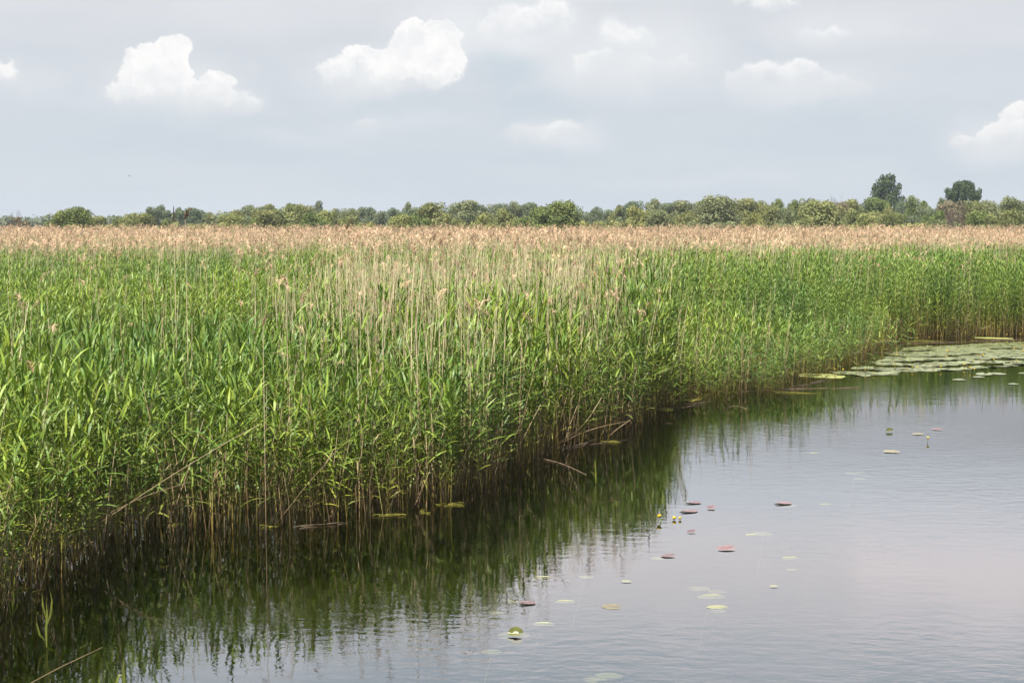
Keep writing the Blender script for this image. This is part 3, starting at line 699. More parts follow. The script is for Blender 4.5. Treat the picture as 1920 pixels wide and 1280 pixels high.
# dense patch at the right, beside the far reed wall
def in_patch(px_, py_):
    if px_ < 1560: return 0
    top = np.interp(px_, [1560, 1640, 1700, 1780, 1940], [700, 684, 652, 646, 641]); bot = np.interp(px_, [1560, 1660, 1740, 1840, 1940], [707, 703, 700, 690, 684])
    if not top < py_ < bot: return 0
    if math.sin(py_ * .62 + 1.6 * math.sin(px_ * .021)) + .7 * math.sin(px_ * .045 + py_ * .3) < (-.9 if py_ < 668 else -.25): return 0
    return 1.0 if py_ < np.interp(px_, [1560, 1700, 1940], [707, 682, 664]) else .42
cand = []
tries = 0
while len(cand) < 950 and tries < 120000:
    tries += 1; x_ = rnd.uniform(6.5, 16.2); y_ = rnd.uniform(30.5, 43)
    px_, py_ = proj(x_, y_, 0.); w_ = in_patch(px_, py_)
    if w_ and rnd.random() < w_ * (.35 + .65 * (math.sin(x_ * 2.1 + y_ * 1.3) + math.sin(y_ * 2.7 - x_) > -.6)):
        if all((x_ - q[0]) ** 2 + (y_ - q[1]) ** 2 > .018 for q in cand): cand.append((x_, y_))
cand.sort(key=lambda q: q[1])
vis = [q for q in cand]
for q in vis[:290]:
    s_ = rnd.uniform(.7, 1.4)
    o = link('lily_pad', rnd.choice(pads_flat)); o.location = (q[0], q[1], .002 + rnd.uniform(0, .004)); o.rotation_euler = (rnd.gauss(0, .015), rnd.gauss(0, .015), rnd.uniform(0, 6.28)); o.scale = (s_, s_, s_)
    tag(o, 'pale green lily pad floating in the crowded patch by the far reeds', 'lily pad', 'lily pads in the patch by the far reeds')
mb = MB()
for q in vis[290:]:
    pm = pad_mesh(rnd, .12 * rnd.uniform(.85, 1.45), rnd.choice([0, .01])); a = rnd.uniform(0, 6.28)
    mb.add([(q[0] + x_ * math.cos(a) - y_ * math.sin(a), q[1] + x_ * math.sin(a) + y_ * math.cos(a), z_ + rnd.uniform(0, .0006)) for x_, y_, z_ in pm.v], pm.f)
tag(link('lily_pads', mb.mesh('lily_pads', [M_PAD], True)), 'crowded far lily pads that merge into one pale sheet below the reed wall', 'lily pads', kind='stuff')
# stray pads
for (px_, py_, w_, rz, lab) in [(1798,712,24,.3,'small pale lily pad floating alone below the right lily patch'), (1845,702,36,1,'pale lily pad at the lower edge of the right patch'), (1870,701,34,2,'pale pad beside another at the lower edge of the right patch'),
                                (1900,720,20,.5,'pale lily pad nearest the right border'), (1918,700,18,.5,'pale lily pad cut by the right border'), (1835,707,22,.4,'lone thin lily pad under the pair at the right')]:
    p = at(px_, py_); s_ = w_ / F * p[1] / .25
    o = link('lily_pad', pads_flat[1], None, (p[0], p[1], .003)); o.scale = (s_, s_, s_); o.rotation_euler = (0, 0, rz); tag(o, lab, 'lily pad', 'stray pads below the right lily patch')
SC = [ # px, py, width px, kind, depth, fold, label
 (967,1189,32,'o',.012,.9,'folded olive lily pad curling up above a pale submerged one'),
 (962,1192,66,'y',-.03,0,'large pale lily pad submerged under the folded olive pad'),
 (988,1130,35,'r',.004,0,'dark red lily pad floating nearest the bottom centre'),
 (960,1128,26,'y',-.025,0,'thin yellow blade pad just left of the nearest red pad'),
 (1060,1129,42,'y',-.01,.12,'bright yellow narrow lily pad right of the nearest red pad'),
 (1018,1084,44,'y',-.012,.12,'long yellow pad floating below the reed reflection edge'),
 (1020,1171,46,'y',-.012,.12,'slim yellow pad between the nearest red pad and the folded olive pad'),
 (1147,1139,40,'p',-.004,.2,'pinkish rimmed lily pad lying half sunk at lower centre'),
 (1175,1090,22,'y',.004,.12,'pale yellow pad standing tilted out of the water'),
 (930,1149,32,'y',-.035,0,'faint submerged yellow pad left of the nearest red pad'),
 (922,1222,42,'y',-.04,0,'pale submerged pad at the foot of the reed reflections'),
 (1142,1268,58,'y',-.03,.12,'large pale green pad at the bottom edge of the water'),
 (1115,1275,50,'y',-.09,0,'faint deeper pad left of the large one at the bottom edge'),
 (1100,1082,32,'y',-.05,0,'faint yellow pad amid the tips of the reed reflections'),
 (1253,1042,30,'r',.004,0,'red lily pad with a yellow one touching its left side'),
 (1232,1047,28,'y',-.015,0,'yellow pad touching the left side of a red pad'),
 (1362,1029,38,'r',.005,.2,'twisted red lily pad floating alone in open water'),
 (1296,997,20,'r',.005,.2,'small red lily pad between the yellow flowers and the twisted red pad'),
 (1291,958,38,'r',.004,0,'broad purple red pad, lower one of the stacked pair'),
 (1300,942,32,'r',.004,0,'purple red pad, upper one of the stacked pair'),
 (1334,952,18,'r',.006,.4,'small curled red pad right of the purple pair'),
 (1468,943,36,'r',.005,0,'red lily pad with a black curled tip in mid water'),
 (1474,948,40,'y',-.012,0,'yellow pad tucked under the black tipped red pad'),
 (1548,946,24,'y',-.008,.12,'slim pale pad right of the black tipped red pad'),
 (1408,1003,22,'y',-.006,.12,'bright yellow pad left of a faint long one'),
 (1430,1001,44,'y',-.04,0,'faint long yellow pad joined to the bright one'),
 (1482,1047,36,'y',-.010,.12,'slim pale yellow pad in open water at right of centre'),
 (1484,1068,24,'y',-.035,0,'faint round pad below the slim pale yellow one'),
 (1451,1099,17,'y',.005,.12,'small upright pale yellow pad alone in the open water'),
 (1335,1120,60,'y',-.015,.12,'broad yellow pad, topmost of the submerged cluster'),
 (1345,1109,40,'p',-.03,0,'pinkish pad sunk behind the submerged yellow cluster'),
 (1345,1139,44,'y',-.004,.12,'yellow pad in the middle of the submerged cluster'),
 (1345,1146,34,'y',-.015,0,'lowest yellow pad of the submerged cluster'),
 (1310,1104,46,'y',-.05,0,'faint curved pad left of the submerged yellow cluster'),
 (1526,850,20,'y',-.008,.12,'faint pale pad in the bright water near the hoop of straw'),
 (1605,887,44,'y',-.02,.0,'faint sunken pad far out in the pale water'),
 (1612,898,26,'y',-.010,.0,'thin yellow pad just below the faint sunken one'),
 (1668,808,15,'o',.014,.9,'small bright olive pad curling up alone in far open water'),
 (1672,847,34,'p',.003,.1,'thin brown pad lying flat below the olive curled pad'),
 (1757,805,22,'r',.003,.1,'thin red pad far out toward the right border'),
 (1722,814,26,'p',.003,.1,'faint brown pad left of the tiny dark bud'),
]
mats = {'o': M_PADO, 'y': M_PADY, 'r': M_PADR, 'p': simple('pink_pad', (.24,.20,.15), (.32,.29,.18), 10, .5, .3)}
for (px_, py_, w_, kd, dep, fold, lab) in SC:
    p = at(px_, py_, dep); wr = w_ / F * math.hypot(p[1], CH)
    me_ = pad_mesh(rnd, wr * .40, .01 if kd == 'r' else 0., 22, fold).mesh('lily_pad', [mats[kd]], True)
    o = link('lily_pad', me_, None, p); o.rotation_euler = (0, 0, (0 if fold else rnd.choice([0, math.pi])) + rnd.uniform(-.25, .25)); o.scale = (1, .55 if kd == 'y' and 0 < fold < .6 else 1, 1); tag(o, lab, 'lily pad', 'scattered lily pads in the open water')
    if kd == 'y' and w_ > 30 and dep < -.01:
        s_ = MB(); s_.tube([(0, 0, 0), (-.05, -.10, -.10), (-.16, -.25, -.45)], [.003, .003, .003], 4); link('stalk', s_.mesh('stalk', [M_PADY]), o)
# flowers
def flower_meshes():
    m = MB(); n = 12; prof = [(.004, .0), (.016, .004), (.022, .014), (.021, .026), (.014, .033), (.0, .034)]
    vs_ = []
    for (r_, z_) in prof:
        for i in range(n):
            a = 2 * math.pi * i / n; rr = r_ * (1 + .14 * math.cos(5 * a)); vs_.append((rr * math.cos(a), rr * math.sin(a), z_))
    fs_ = [(j * n + i, j * n + (i + 1) % n, (j + 1) * n + (i + 1) % n, (j + 1) * n + i) for j in range(len(prof) - 1) for i in range(n)]
    m.add(vs_, fs_); s_ = MB(); s_.tube([(0, 0, -.12), (0, 0, .002)], [.005, .004], 6)
    return m.mesh('bloom', [M_YEL], True), s_.mesh('stalk', [simple('flower_stalk', (.10,.16,.03), (.16,.2,.05), 5)], True)
BL, FS = flower_meshes()
def flower(px_, py_, s_, z_, label, group):
    p = at(px_, py_, z_); e0 = tag(link('yellow_flower', None), label, 'flower', group); e0.location = (p[0], p[1], z_); e0.rotation_euler = (rnd.gauss(0, .2), rnd.gauss(0, .2), 0); e0.scale = (s_, s_, s_)
    link('bloom', BL, e0); link('stalk', FS, e0); return e0
flower(1237, 970, 1.15, .05, 'round yellow water flower on a stalk left of a floating yellow cluster', 'yellow flowers in the near water')
flower(1264, 973, 1.0, .01, 'yellow water flower lying low right of the round one', 'yellow flowers in the near water')
flower(1275, 973, .8, .01, 'small yellow bud at the right end of the floating cluster', 'yellow flowers in the near water')
flower(1740, 822, .9, .06, 'tiny dark centred bud standing alone in far open water', 'yellow flowers in the near water')
FL = [(877,195),(880,245),(378,360),(440,365),(620,365),(690,385),(860,330),(1008,342),(1047,345),(1120,322),(1175,325),(1240,340),(1437,355),(1478,348),(1515,362),(1498,283),(1545,245),(1675,283),(1560,300),(1295,212),(1285,258),(1430,320),(1388,205),
      (1410,75),(1495,78),(1145,100),(1240,88),(1835,128),(1780,138),(1838,195),(1912,165),(1915,210),(1890,75),(1585,245),(1860,290),(960,350),(235,405),(1050,105),(1780,75),(1625,205)]
for (a_, c_) in FL:
    flower(1480 + a_ / 4.364, 610 + c_ / 4.364, rnd.uniform(.6, 1.0), rnd.uniform(.04, .08), 'yellow water flower raised over the lily pads by the far reeds', 'yellow flowers in the right lily patch')

# ------------------------------------------------------------------ floating mats and debris
def mat_obj(name, px0, px1, pyc, dz, label, mat, rag=.25, tilt=0.0, th=.012, group='floating mats along the waterline'):
    a_ = Vector(at(px0, pyc - tilt)); c_ = Vector(at(px1, pyc + tilt)); mid = (a_ + c_) / 2; L_ = (c_ - a_).length; n = 20; r = random.Random(px0)
    ang = math.atan2(c_.y - a_.y, c_.x - a_.x)
    up_, lo_ = [], []
    for i in range(n + 1):
        t_ = i / n; w_ = dz * .5 * math.sin(math.pi * min(max(t_, .02), .98)) ** .5
        up_.append(((t_ - .5) * L_, w_ * (1 + r.uniform(-rag, rag)), th * .6)); lo_.append(((t_ - .5) * L_, -w_ * (1 + r.uniform(-rag, rag)), th * .6))
    mid_ = [((i / n - .5) * L_, 0, th + r.uniform(0, th * .5)) for i in range(n + 1)]
    vs_ = up_ + mid_ + lo_ + [(p[0], p[1], -.01) for p in up_] + [(p[0], p[1], -.01) for p in lo_]; k_ = n + 1; fs_ = []
    for i in range(n):
        fs_ += [(k_ + i, k_ + i + 1, i + 1, i), (2 * k_ + i, 2 * k_ + i + 1, k_ + i + 1, k_ + i), (i, i + 1, 3 * k_ + i + 1, 3 * k_ + i), (2 * k_ + i + 1, 2 * k_ + i, 4 * k_ + i, 4 * k_ + i + 1)]
    mb = MB(); mb.add(vs_, fs_); o = link(name, mb.mesh(name, [mat]), None, mid); o.rotation_euler = (0, 0, ang); return tag(o, label, 'floating mat', group)
def raft(px0, py0, px1, py1, wid, n_, label, rad=.007, mat=None, name='stalk_raft', grp='rafts of dead stalks along the waterline'):
    a_ = Vector(at(px0, py0)); c_ = Vector(at(px1, py1)); r = random.Random(px0); dv = c_ - a_; Lr = dv.length; ang = math.atan2(dv.y, dv.x); mb = MB()
    for _ in range(n_):
        l_ = r.uniform(.18, .6) * Lr; t0 = r.uniform(-.55, .55) * (Lr - l_ * .5); o_ = r.gauss(0, wid * .35); da = r.gauss(0, .16); z_ = r.uniform(.0, .02)
        rad = .0045 if mat is None else .006; mb.tube([(t0 - l_ / 2, o_ - da * l_ / 2, z_), (t0, o_ + r.gauss(0, .02), z_ + .004), (t0 + l_ / 2, o_ + da * l_ / 2, z_)], [rad, rad * .9, rad * .5], 4)
    o = link(name, mb.mesh(name, [mat or M_DEB]), None, (a_ + c_) / 2); o.rotation_euler = (0, 0, ang); return tag(o, label, 'debris' if mat is None else 'water weed', grp)
mat_obj('algae_mat', 1500, 1584, 705, .9, 'large pale green algae mat floating at the tip of the reed spit', M_MAT, tilt=3)
mat_obj('algae_mat', 1625, 1672, 640, 1.3, 'small yellow green mat in the reeds left of the far water', M_MAT, tilt=2)
mat_obj('algae_mat', 1828, 1900, 634, .45, 'long pale mat floating below the far reed wall at right', M_MAT, tilt=1)
mat_obj('algae_mat', 1270, 1318, 748, .8, 'yellow green mat tucked in the notch right of the reed corner', M_MATY, tilt=1)
mat_obj('algae_mat', 1232, 1262, 768, .5, 'small yellow mat at the foot of the reed corner', M_MATY)
raft(1352, 735, 1400, 735, 0.35, 9, 'thin yellow mat strip at the foot of the middle reeds', .007, M_MATY, 'weed_strip', 'strips of yellow weed along the waterline')
raft(1455, 736, 1537, 738, 0.16, 9, 'long thin yellow strip floating off the middle reeds', .007, M_MATY, 'weed_strip', 'strips of yellow weed along the waterline')
raft(1495, 725, 1560, 713, .35, 9, 'brown raft of dead stalks pointing at the pale green mat')
raft(1390, 734, 1510, 728, .25, 9, 'brown line of dead stalks along the middle reed edge')
raft(1500, 729, 1620, 727, .08, 6, 'thin brown straw line floating in front of the reed spit')
raft(820, 945, 870, 945, 0.12, 9, 'thin yellow green strip on dark water at the centre reed edge', .007, M_MATY, 'weed_strip', 'strips of yellow weed along the waterline')
raft(707, 966, 760, 966, 0.12, 9, 'yellow strip lying at the foot of the centre left reeds', .007, M_MATY, 'weed_strip', 'strips of yellow weed along the waterline')
raft(787, 963, 804, 961, 0.12, 9, 'short yellow strip right of the longer one at centre left', .007, M_MATY, 'weed_strip', 'strips of yellow weed along the waterline')
raft(1130, 829, 1160, 829, 0.12, 9, 'short yellow strip by the bent straws at the reed corner', .007, M_MATY, 'weed_strip', 'strips of yellow weed along the waterline')
raft(305, 984, 340, 984, 0.16, 9, 'yellow weed patch glowing inside the left reed base', .007, M_MATY, 'weed_strip', 'strips of yellow weed along the waterline')
raft(490, 987, 520, 987, 0.12, 9, 'yellow weed patch in the gap of the left centre reeds', .007, M_MATY, 'weed_strip', 'strips of yellow weed along the waterline')
raft(20, 1112, 66, 1100, 0.35, 9, 'yellow weed heap in the water at the left border', .007, M_MATY, 'weed_strip', 'strips of yellow weed along the waterline')
raft(1690, 640, 1760, 640, 0.25, 9, 'yellow strip along the foot of the far reed wall', .007, M_MATY, 'weed_strip', 'strips of yellow weed along the waterline')
raft(1770, 631, 1830, 631, 0.25, 9, 'yellow strip under the slanting stick at the far reed wall', .007, M_MATY, 'weed_strip', 'strips of yellow weed along the waterline')
raft(1580, 664, 1700, 660, .5, 9, 'flat brown litter bank behind the short reeds')

for (a0, b0_, a1, b1_, lab) in [(560,990,640,978,'raft of dead straw at the foot of the centre left reeds'), (1060,842,1150,820,'tangle of dead straw at the reed corner'),
                          (1262,765,1350,752,'raft of dead straw in the notch right of the reed corner'), (1700,645,1900,637,'long raft of dead straw under the far reed wall')]:
    raft(a0, b0_, a1, b1_, .30, 7, lab)
# ------------------------------------------------------------------ trees
def cards(mb, c, rad, n, size, r, mi=0, squash=.9):
    cx, cy, cz = c
    for _ in range(n):
        u = r.uniform(-1, 1); a = r.uniform(0, 6.283); q = math.sqrt(1 - u * u); dn = Vector((q * math.cos(a), q * math.sin(a), u))
        rr = rad * (r.uniform(.72, 1.08) if r.random() < .8 else r.uniform(.3, 1.2)); p = Vector((cx + dn.x * rr, cy + dn.y * rr, cz + dn.z * rr * squash))
        nrm = (dn + Vector((r.gauss(0, .38), r.gauss(0, .38), r.gauss(0, .38)))).normalized()
        t1 = nrm.orthogonal().normalized(); t1 = (Matrix.Rotation(r.uniform(0, 6.283), 3, nrm) @ t1); t2 = nrm.cross(t1)
        s_ = size * r.uniform(.5, 1.4); l_ = s_ * r.uniform(1.0, 1.8)
        mb.add([p - t1 * s_ * .5, p + t2 * l_ * .45, p + t1 * s_ * .5, p - t2 * l_ * .5], [(0, 1, 2, 3)], mi)
def crown(r, lobes, n, size, name='crown'):
    """lobes: (x, y, z, radius) in tree units (width 1, height 1)"""
    mb = MB(); tot = sum(l[3] ** 2 for l in lobes)
    for l in lobes: cards(mb, l[:3], l[3], int(n * l[3] ** 2 / tot), size, r)
    return mb
def bush_lobes(r, kind):
    L_ = []
    if kind == 'round':
        for _ in range(34):
            a = r.uniform(0, 6.283); t_ = r.random() ** .5; z = r.uniform(.05, .95); w = math.sin(math.pi * min(.93, .30 + z * .62)) ** .7 * .40
            L_.append((math.cos(a) * w * t_, math.sin(a) * w * t_, z * .92, r.uniform(.06, .17)))
        L_.append((0, 0, .5, .34))
    elif kind == 'tall':
        for _ in range(30):
            a = r.uniform(0, 6.283); z = r.uniform(.1, .95); w = (.40 if z < .6 else .40 * (1 - (z - .6) / .5)) ; t_ = r.random() ** .5
            L_.append((math.cos(a) * w * t_, math.sin(a) * w * t_, z * .92, r.uniform(.07, .14)))
        L_.append((0, 0, .45, .26))
    elif kind == 'loose':
        for _ in range(20):
            a = r.uniform(0, 6.283); z = r.uniform(.25, .95); w = .42 * math.sin(math.pi * (.15 + .7 * z)); t_ = r.uniform(.3, 1)
            L_.append((math.cos(a) * w * t_, math.sin(a) * w * t_, z * .92, r.uniform(.06, .13)))
    elif kind == 'low':
        for _ in range(26):
            a = r.uniform(0, 6.283); t_ = r.random() ** .5; w = .42 * t_; z = r.uniform(.1, .85) * (1 - .45 * t_ ** 2)
            L_.append((math.cos(a) * w, math.sin(a) * w, z, r.uniform(.10, .17)))
        L_.append((0, 0, .3, .32))
    return L_
def trunk_mesh(r, lobes, mat, base_r=.028):
    mb = MB(); mb.tube([(0, 0, -.02), (r.uniform(-.02, .02), 0, .25), (r.uniform(-.04, .04), 0, .6), (0, 0, .85)], [base_r, base_r * .75, base_r * .45, .004], 6)
    for l in r.sample(lobes, min(9, len(lobes))):
        z0 = max(.12, l[2] * .55); mb.tube([(0, 0, z0), (l[0] * .5, l[1] * .5, (z0 + l[2]) / 2 - .02), (l[0], l[1], l[2])], [base_r * .4, base_r * .28, .003], 4)
    return mb.mesh('trunk', [mat])
TP = {}
for kind, n_, cnt, size in (('round', 9000, 4, .026), ('tall', 7500, 3, .026), ('loose', 4200, 3, .030), ('low', 8000, 3, .026)):
    for v in range(cnt):
        r = random.Random(100 + v + 10 * len(kind)); lb = bush_lobes(r, kind)
        TP.setdefault(kind, []).append((crown(r, lb, n_, size).mesh('crown', [CR['olive']]), trunk_mesh(r, lb, M_BARK)))
# the two dark poplars have crowns of their own
r = random.Random(5)
lp = [(.0,.0,.80,.17),(-.14,0,.82,.13),(.13,.05,.84,.13),(-.25,0,.68,.14),(.24,0,.70,.14),(0,.1,.62,.22),(-.34,0,.54,.11),(.33,0,.52,.14),(.12,-.1,.55,.17),(-.12,.1,.52,.17),(-.40,.05,.47,.07),(.40,0,.42,.12),(.24,0,.36,.10),(-.22,0,.42,.10),(.12,0,.30,.14),(.1,0,.22,.08),(-.02,0,.42,.14),(.05,0,.92,.09),(-.10,0,.93,.06),(.17,0,.93,.06),(-.30,0,.78,.07),(.33,0,.80,.07),(.02,0,.5,.13),(-.44,0,.60,.05),(.42,0,.62,.06),(-.36,0,.40,.06)]
TP['poplar'] = [(crown(r, lp, 6000, .030).mesh('crown', [CR['dark']]), trunk_mesh(r, lp, M_BARK, .022))]
lu = [(math.cos(a) * rr, math.sin(a) * rr * .8, .90 - 1.2 * rr * rr + r.uniform(-.03, .03), .10) for rr in (.08, .22, .36) for a in np.linspace(0, 6.28, 7 if rr < .2 else 11)[:-1]]
lu += [(-.40, 0, .74, .08), (.41, 0, .72, .08), (-.30, 0, .64, .09), (.33, 0, .62, .09), (-.18, 0, .56, .10), (.20, 0, .52, .10), (0, .1, .60, .10), (-.08, 0, .44, .09), (.08, 0, .40, .09), (.0, 0, .30, .08), (0, 0, .68, .10), (-.18, .1, .70, .09), (.2, -.1, .70, .09), (-.1, 0, .62, .08), (.1, .05, .62, .08), (.43, 0, .82, .07), (-.44, 0, .82, .07), (0, 0, .52, .12), (-.12, 0, .50, .11), (.12, 0, .50, .11), (-.24, 0, .60, .10), (.26, 0, .60, .10), (0, 0, .92, .10), (-.2, 0, .90, .09), (.2, 0, .90, .09)]
TP['umbrella'] = [(crown(r, lu, 9000, .028).mesh('crown', [CR['dark']]), trunk_mesh(r, lu, M_BARK, .022))]
def twig_tree(r, spread, depth=5):
    mb = MB()
    def br(p, d, L_, rad, k):
        q = p + d * L_; mb.tube([p, (p + q) / 2 + Vector((r.gauss(0, .01), r.gauss(0, .01), 0)), q], [rad, rad * .85, rad * .65], 3)
        if k == 0: return
        for _ in range(r.choice([2, 3, 3])):
            nd = (d + Vector((r.gauss(0, spread), r.gauss(0, spread), r.gauss(0.1, .25)))).normalized(); br(q - d * L_ * r.uniform(0, .3), nd, L_ * r.uniform(.6, .85), rad * .62, k - 1)
    for _ in range(4): br(Vector((r.gauss(0, .05), r.gauss(0, .05), 0)), Vector((r.gauss(0, .35), r.gauss(0, .35), 1)).normalized(), .30, .012, depth)
    zs = max(v[2] for v in mb.v); mb.v = [(x, y, z / zs) for x, y, z in mb.v]; return mb
TW = [twig_tree(random.Random(s_), .5).mesh('branches', [M_TWIG]) for s_ in (3, 8, 15)]
def tree(px_, ytop, w_, d, kind, colr, label, name='willow_tree', rz=None, var=None, trunk=True):
    x_ = (px_ - 960) / F * d; ytop -= 2 if 900 < px_ and kind not in ('poplar', 'umbrella') else 0
    zt = CH + (HOR - ytop) / F * d; W_ = w_ / F * d
    e0 = tag(link(name, None), label, 'tree' if 'shrub' not in name else 'shrub', 'trees along the horizon'); e0.location = (x_, d, 0)
    e0.scale = (W_, W_, zt * 1.02); e0.rotation_euler = (0, 0, rnd.uniform(0, 6.28) if rz is None else rz)
    if kind == 'twigs':
        o = link('branches', TW[(var or 0) % len(TW)], e0); return e0
    cm, tm = TP[kind][(var if var is not None else rnd.randrange(99)) % len(TP[kind])]
    o = link('crown', cm, e0); o.material_slots[0].link = 'OBJECT'; o.material_slots[0].material = CR[colr]
    link('trunk', tm, e0); return e0
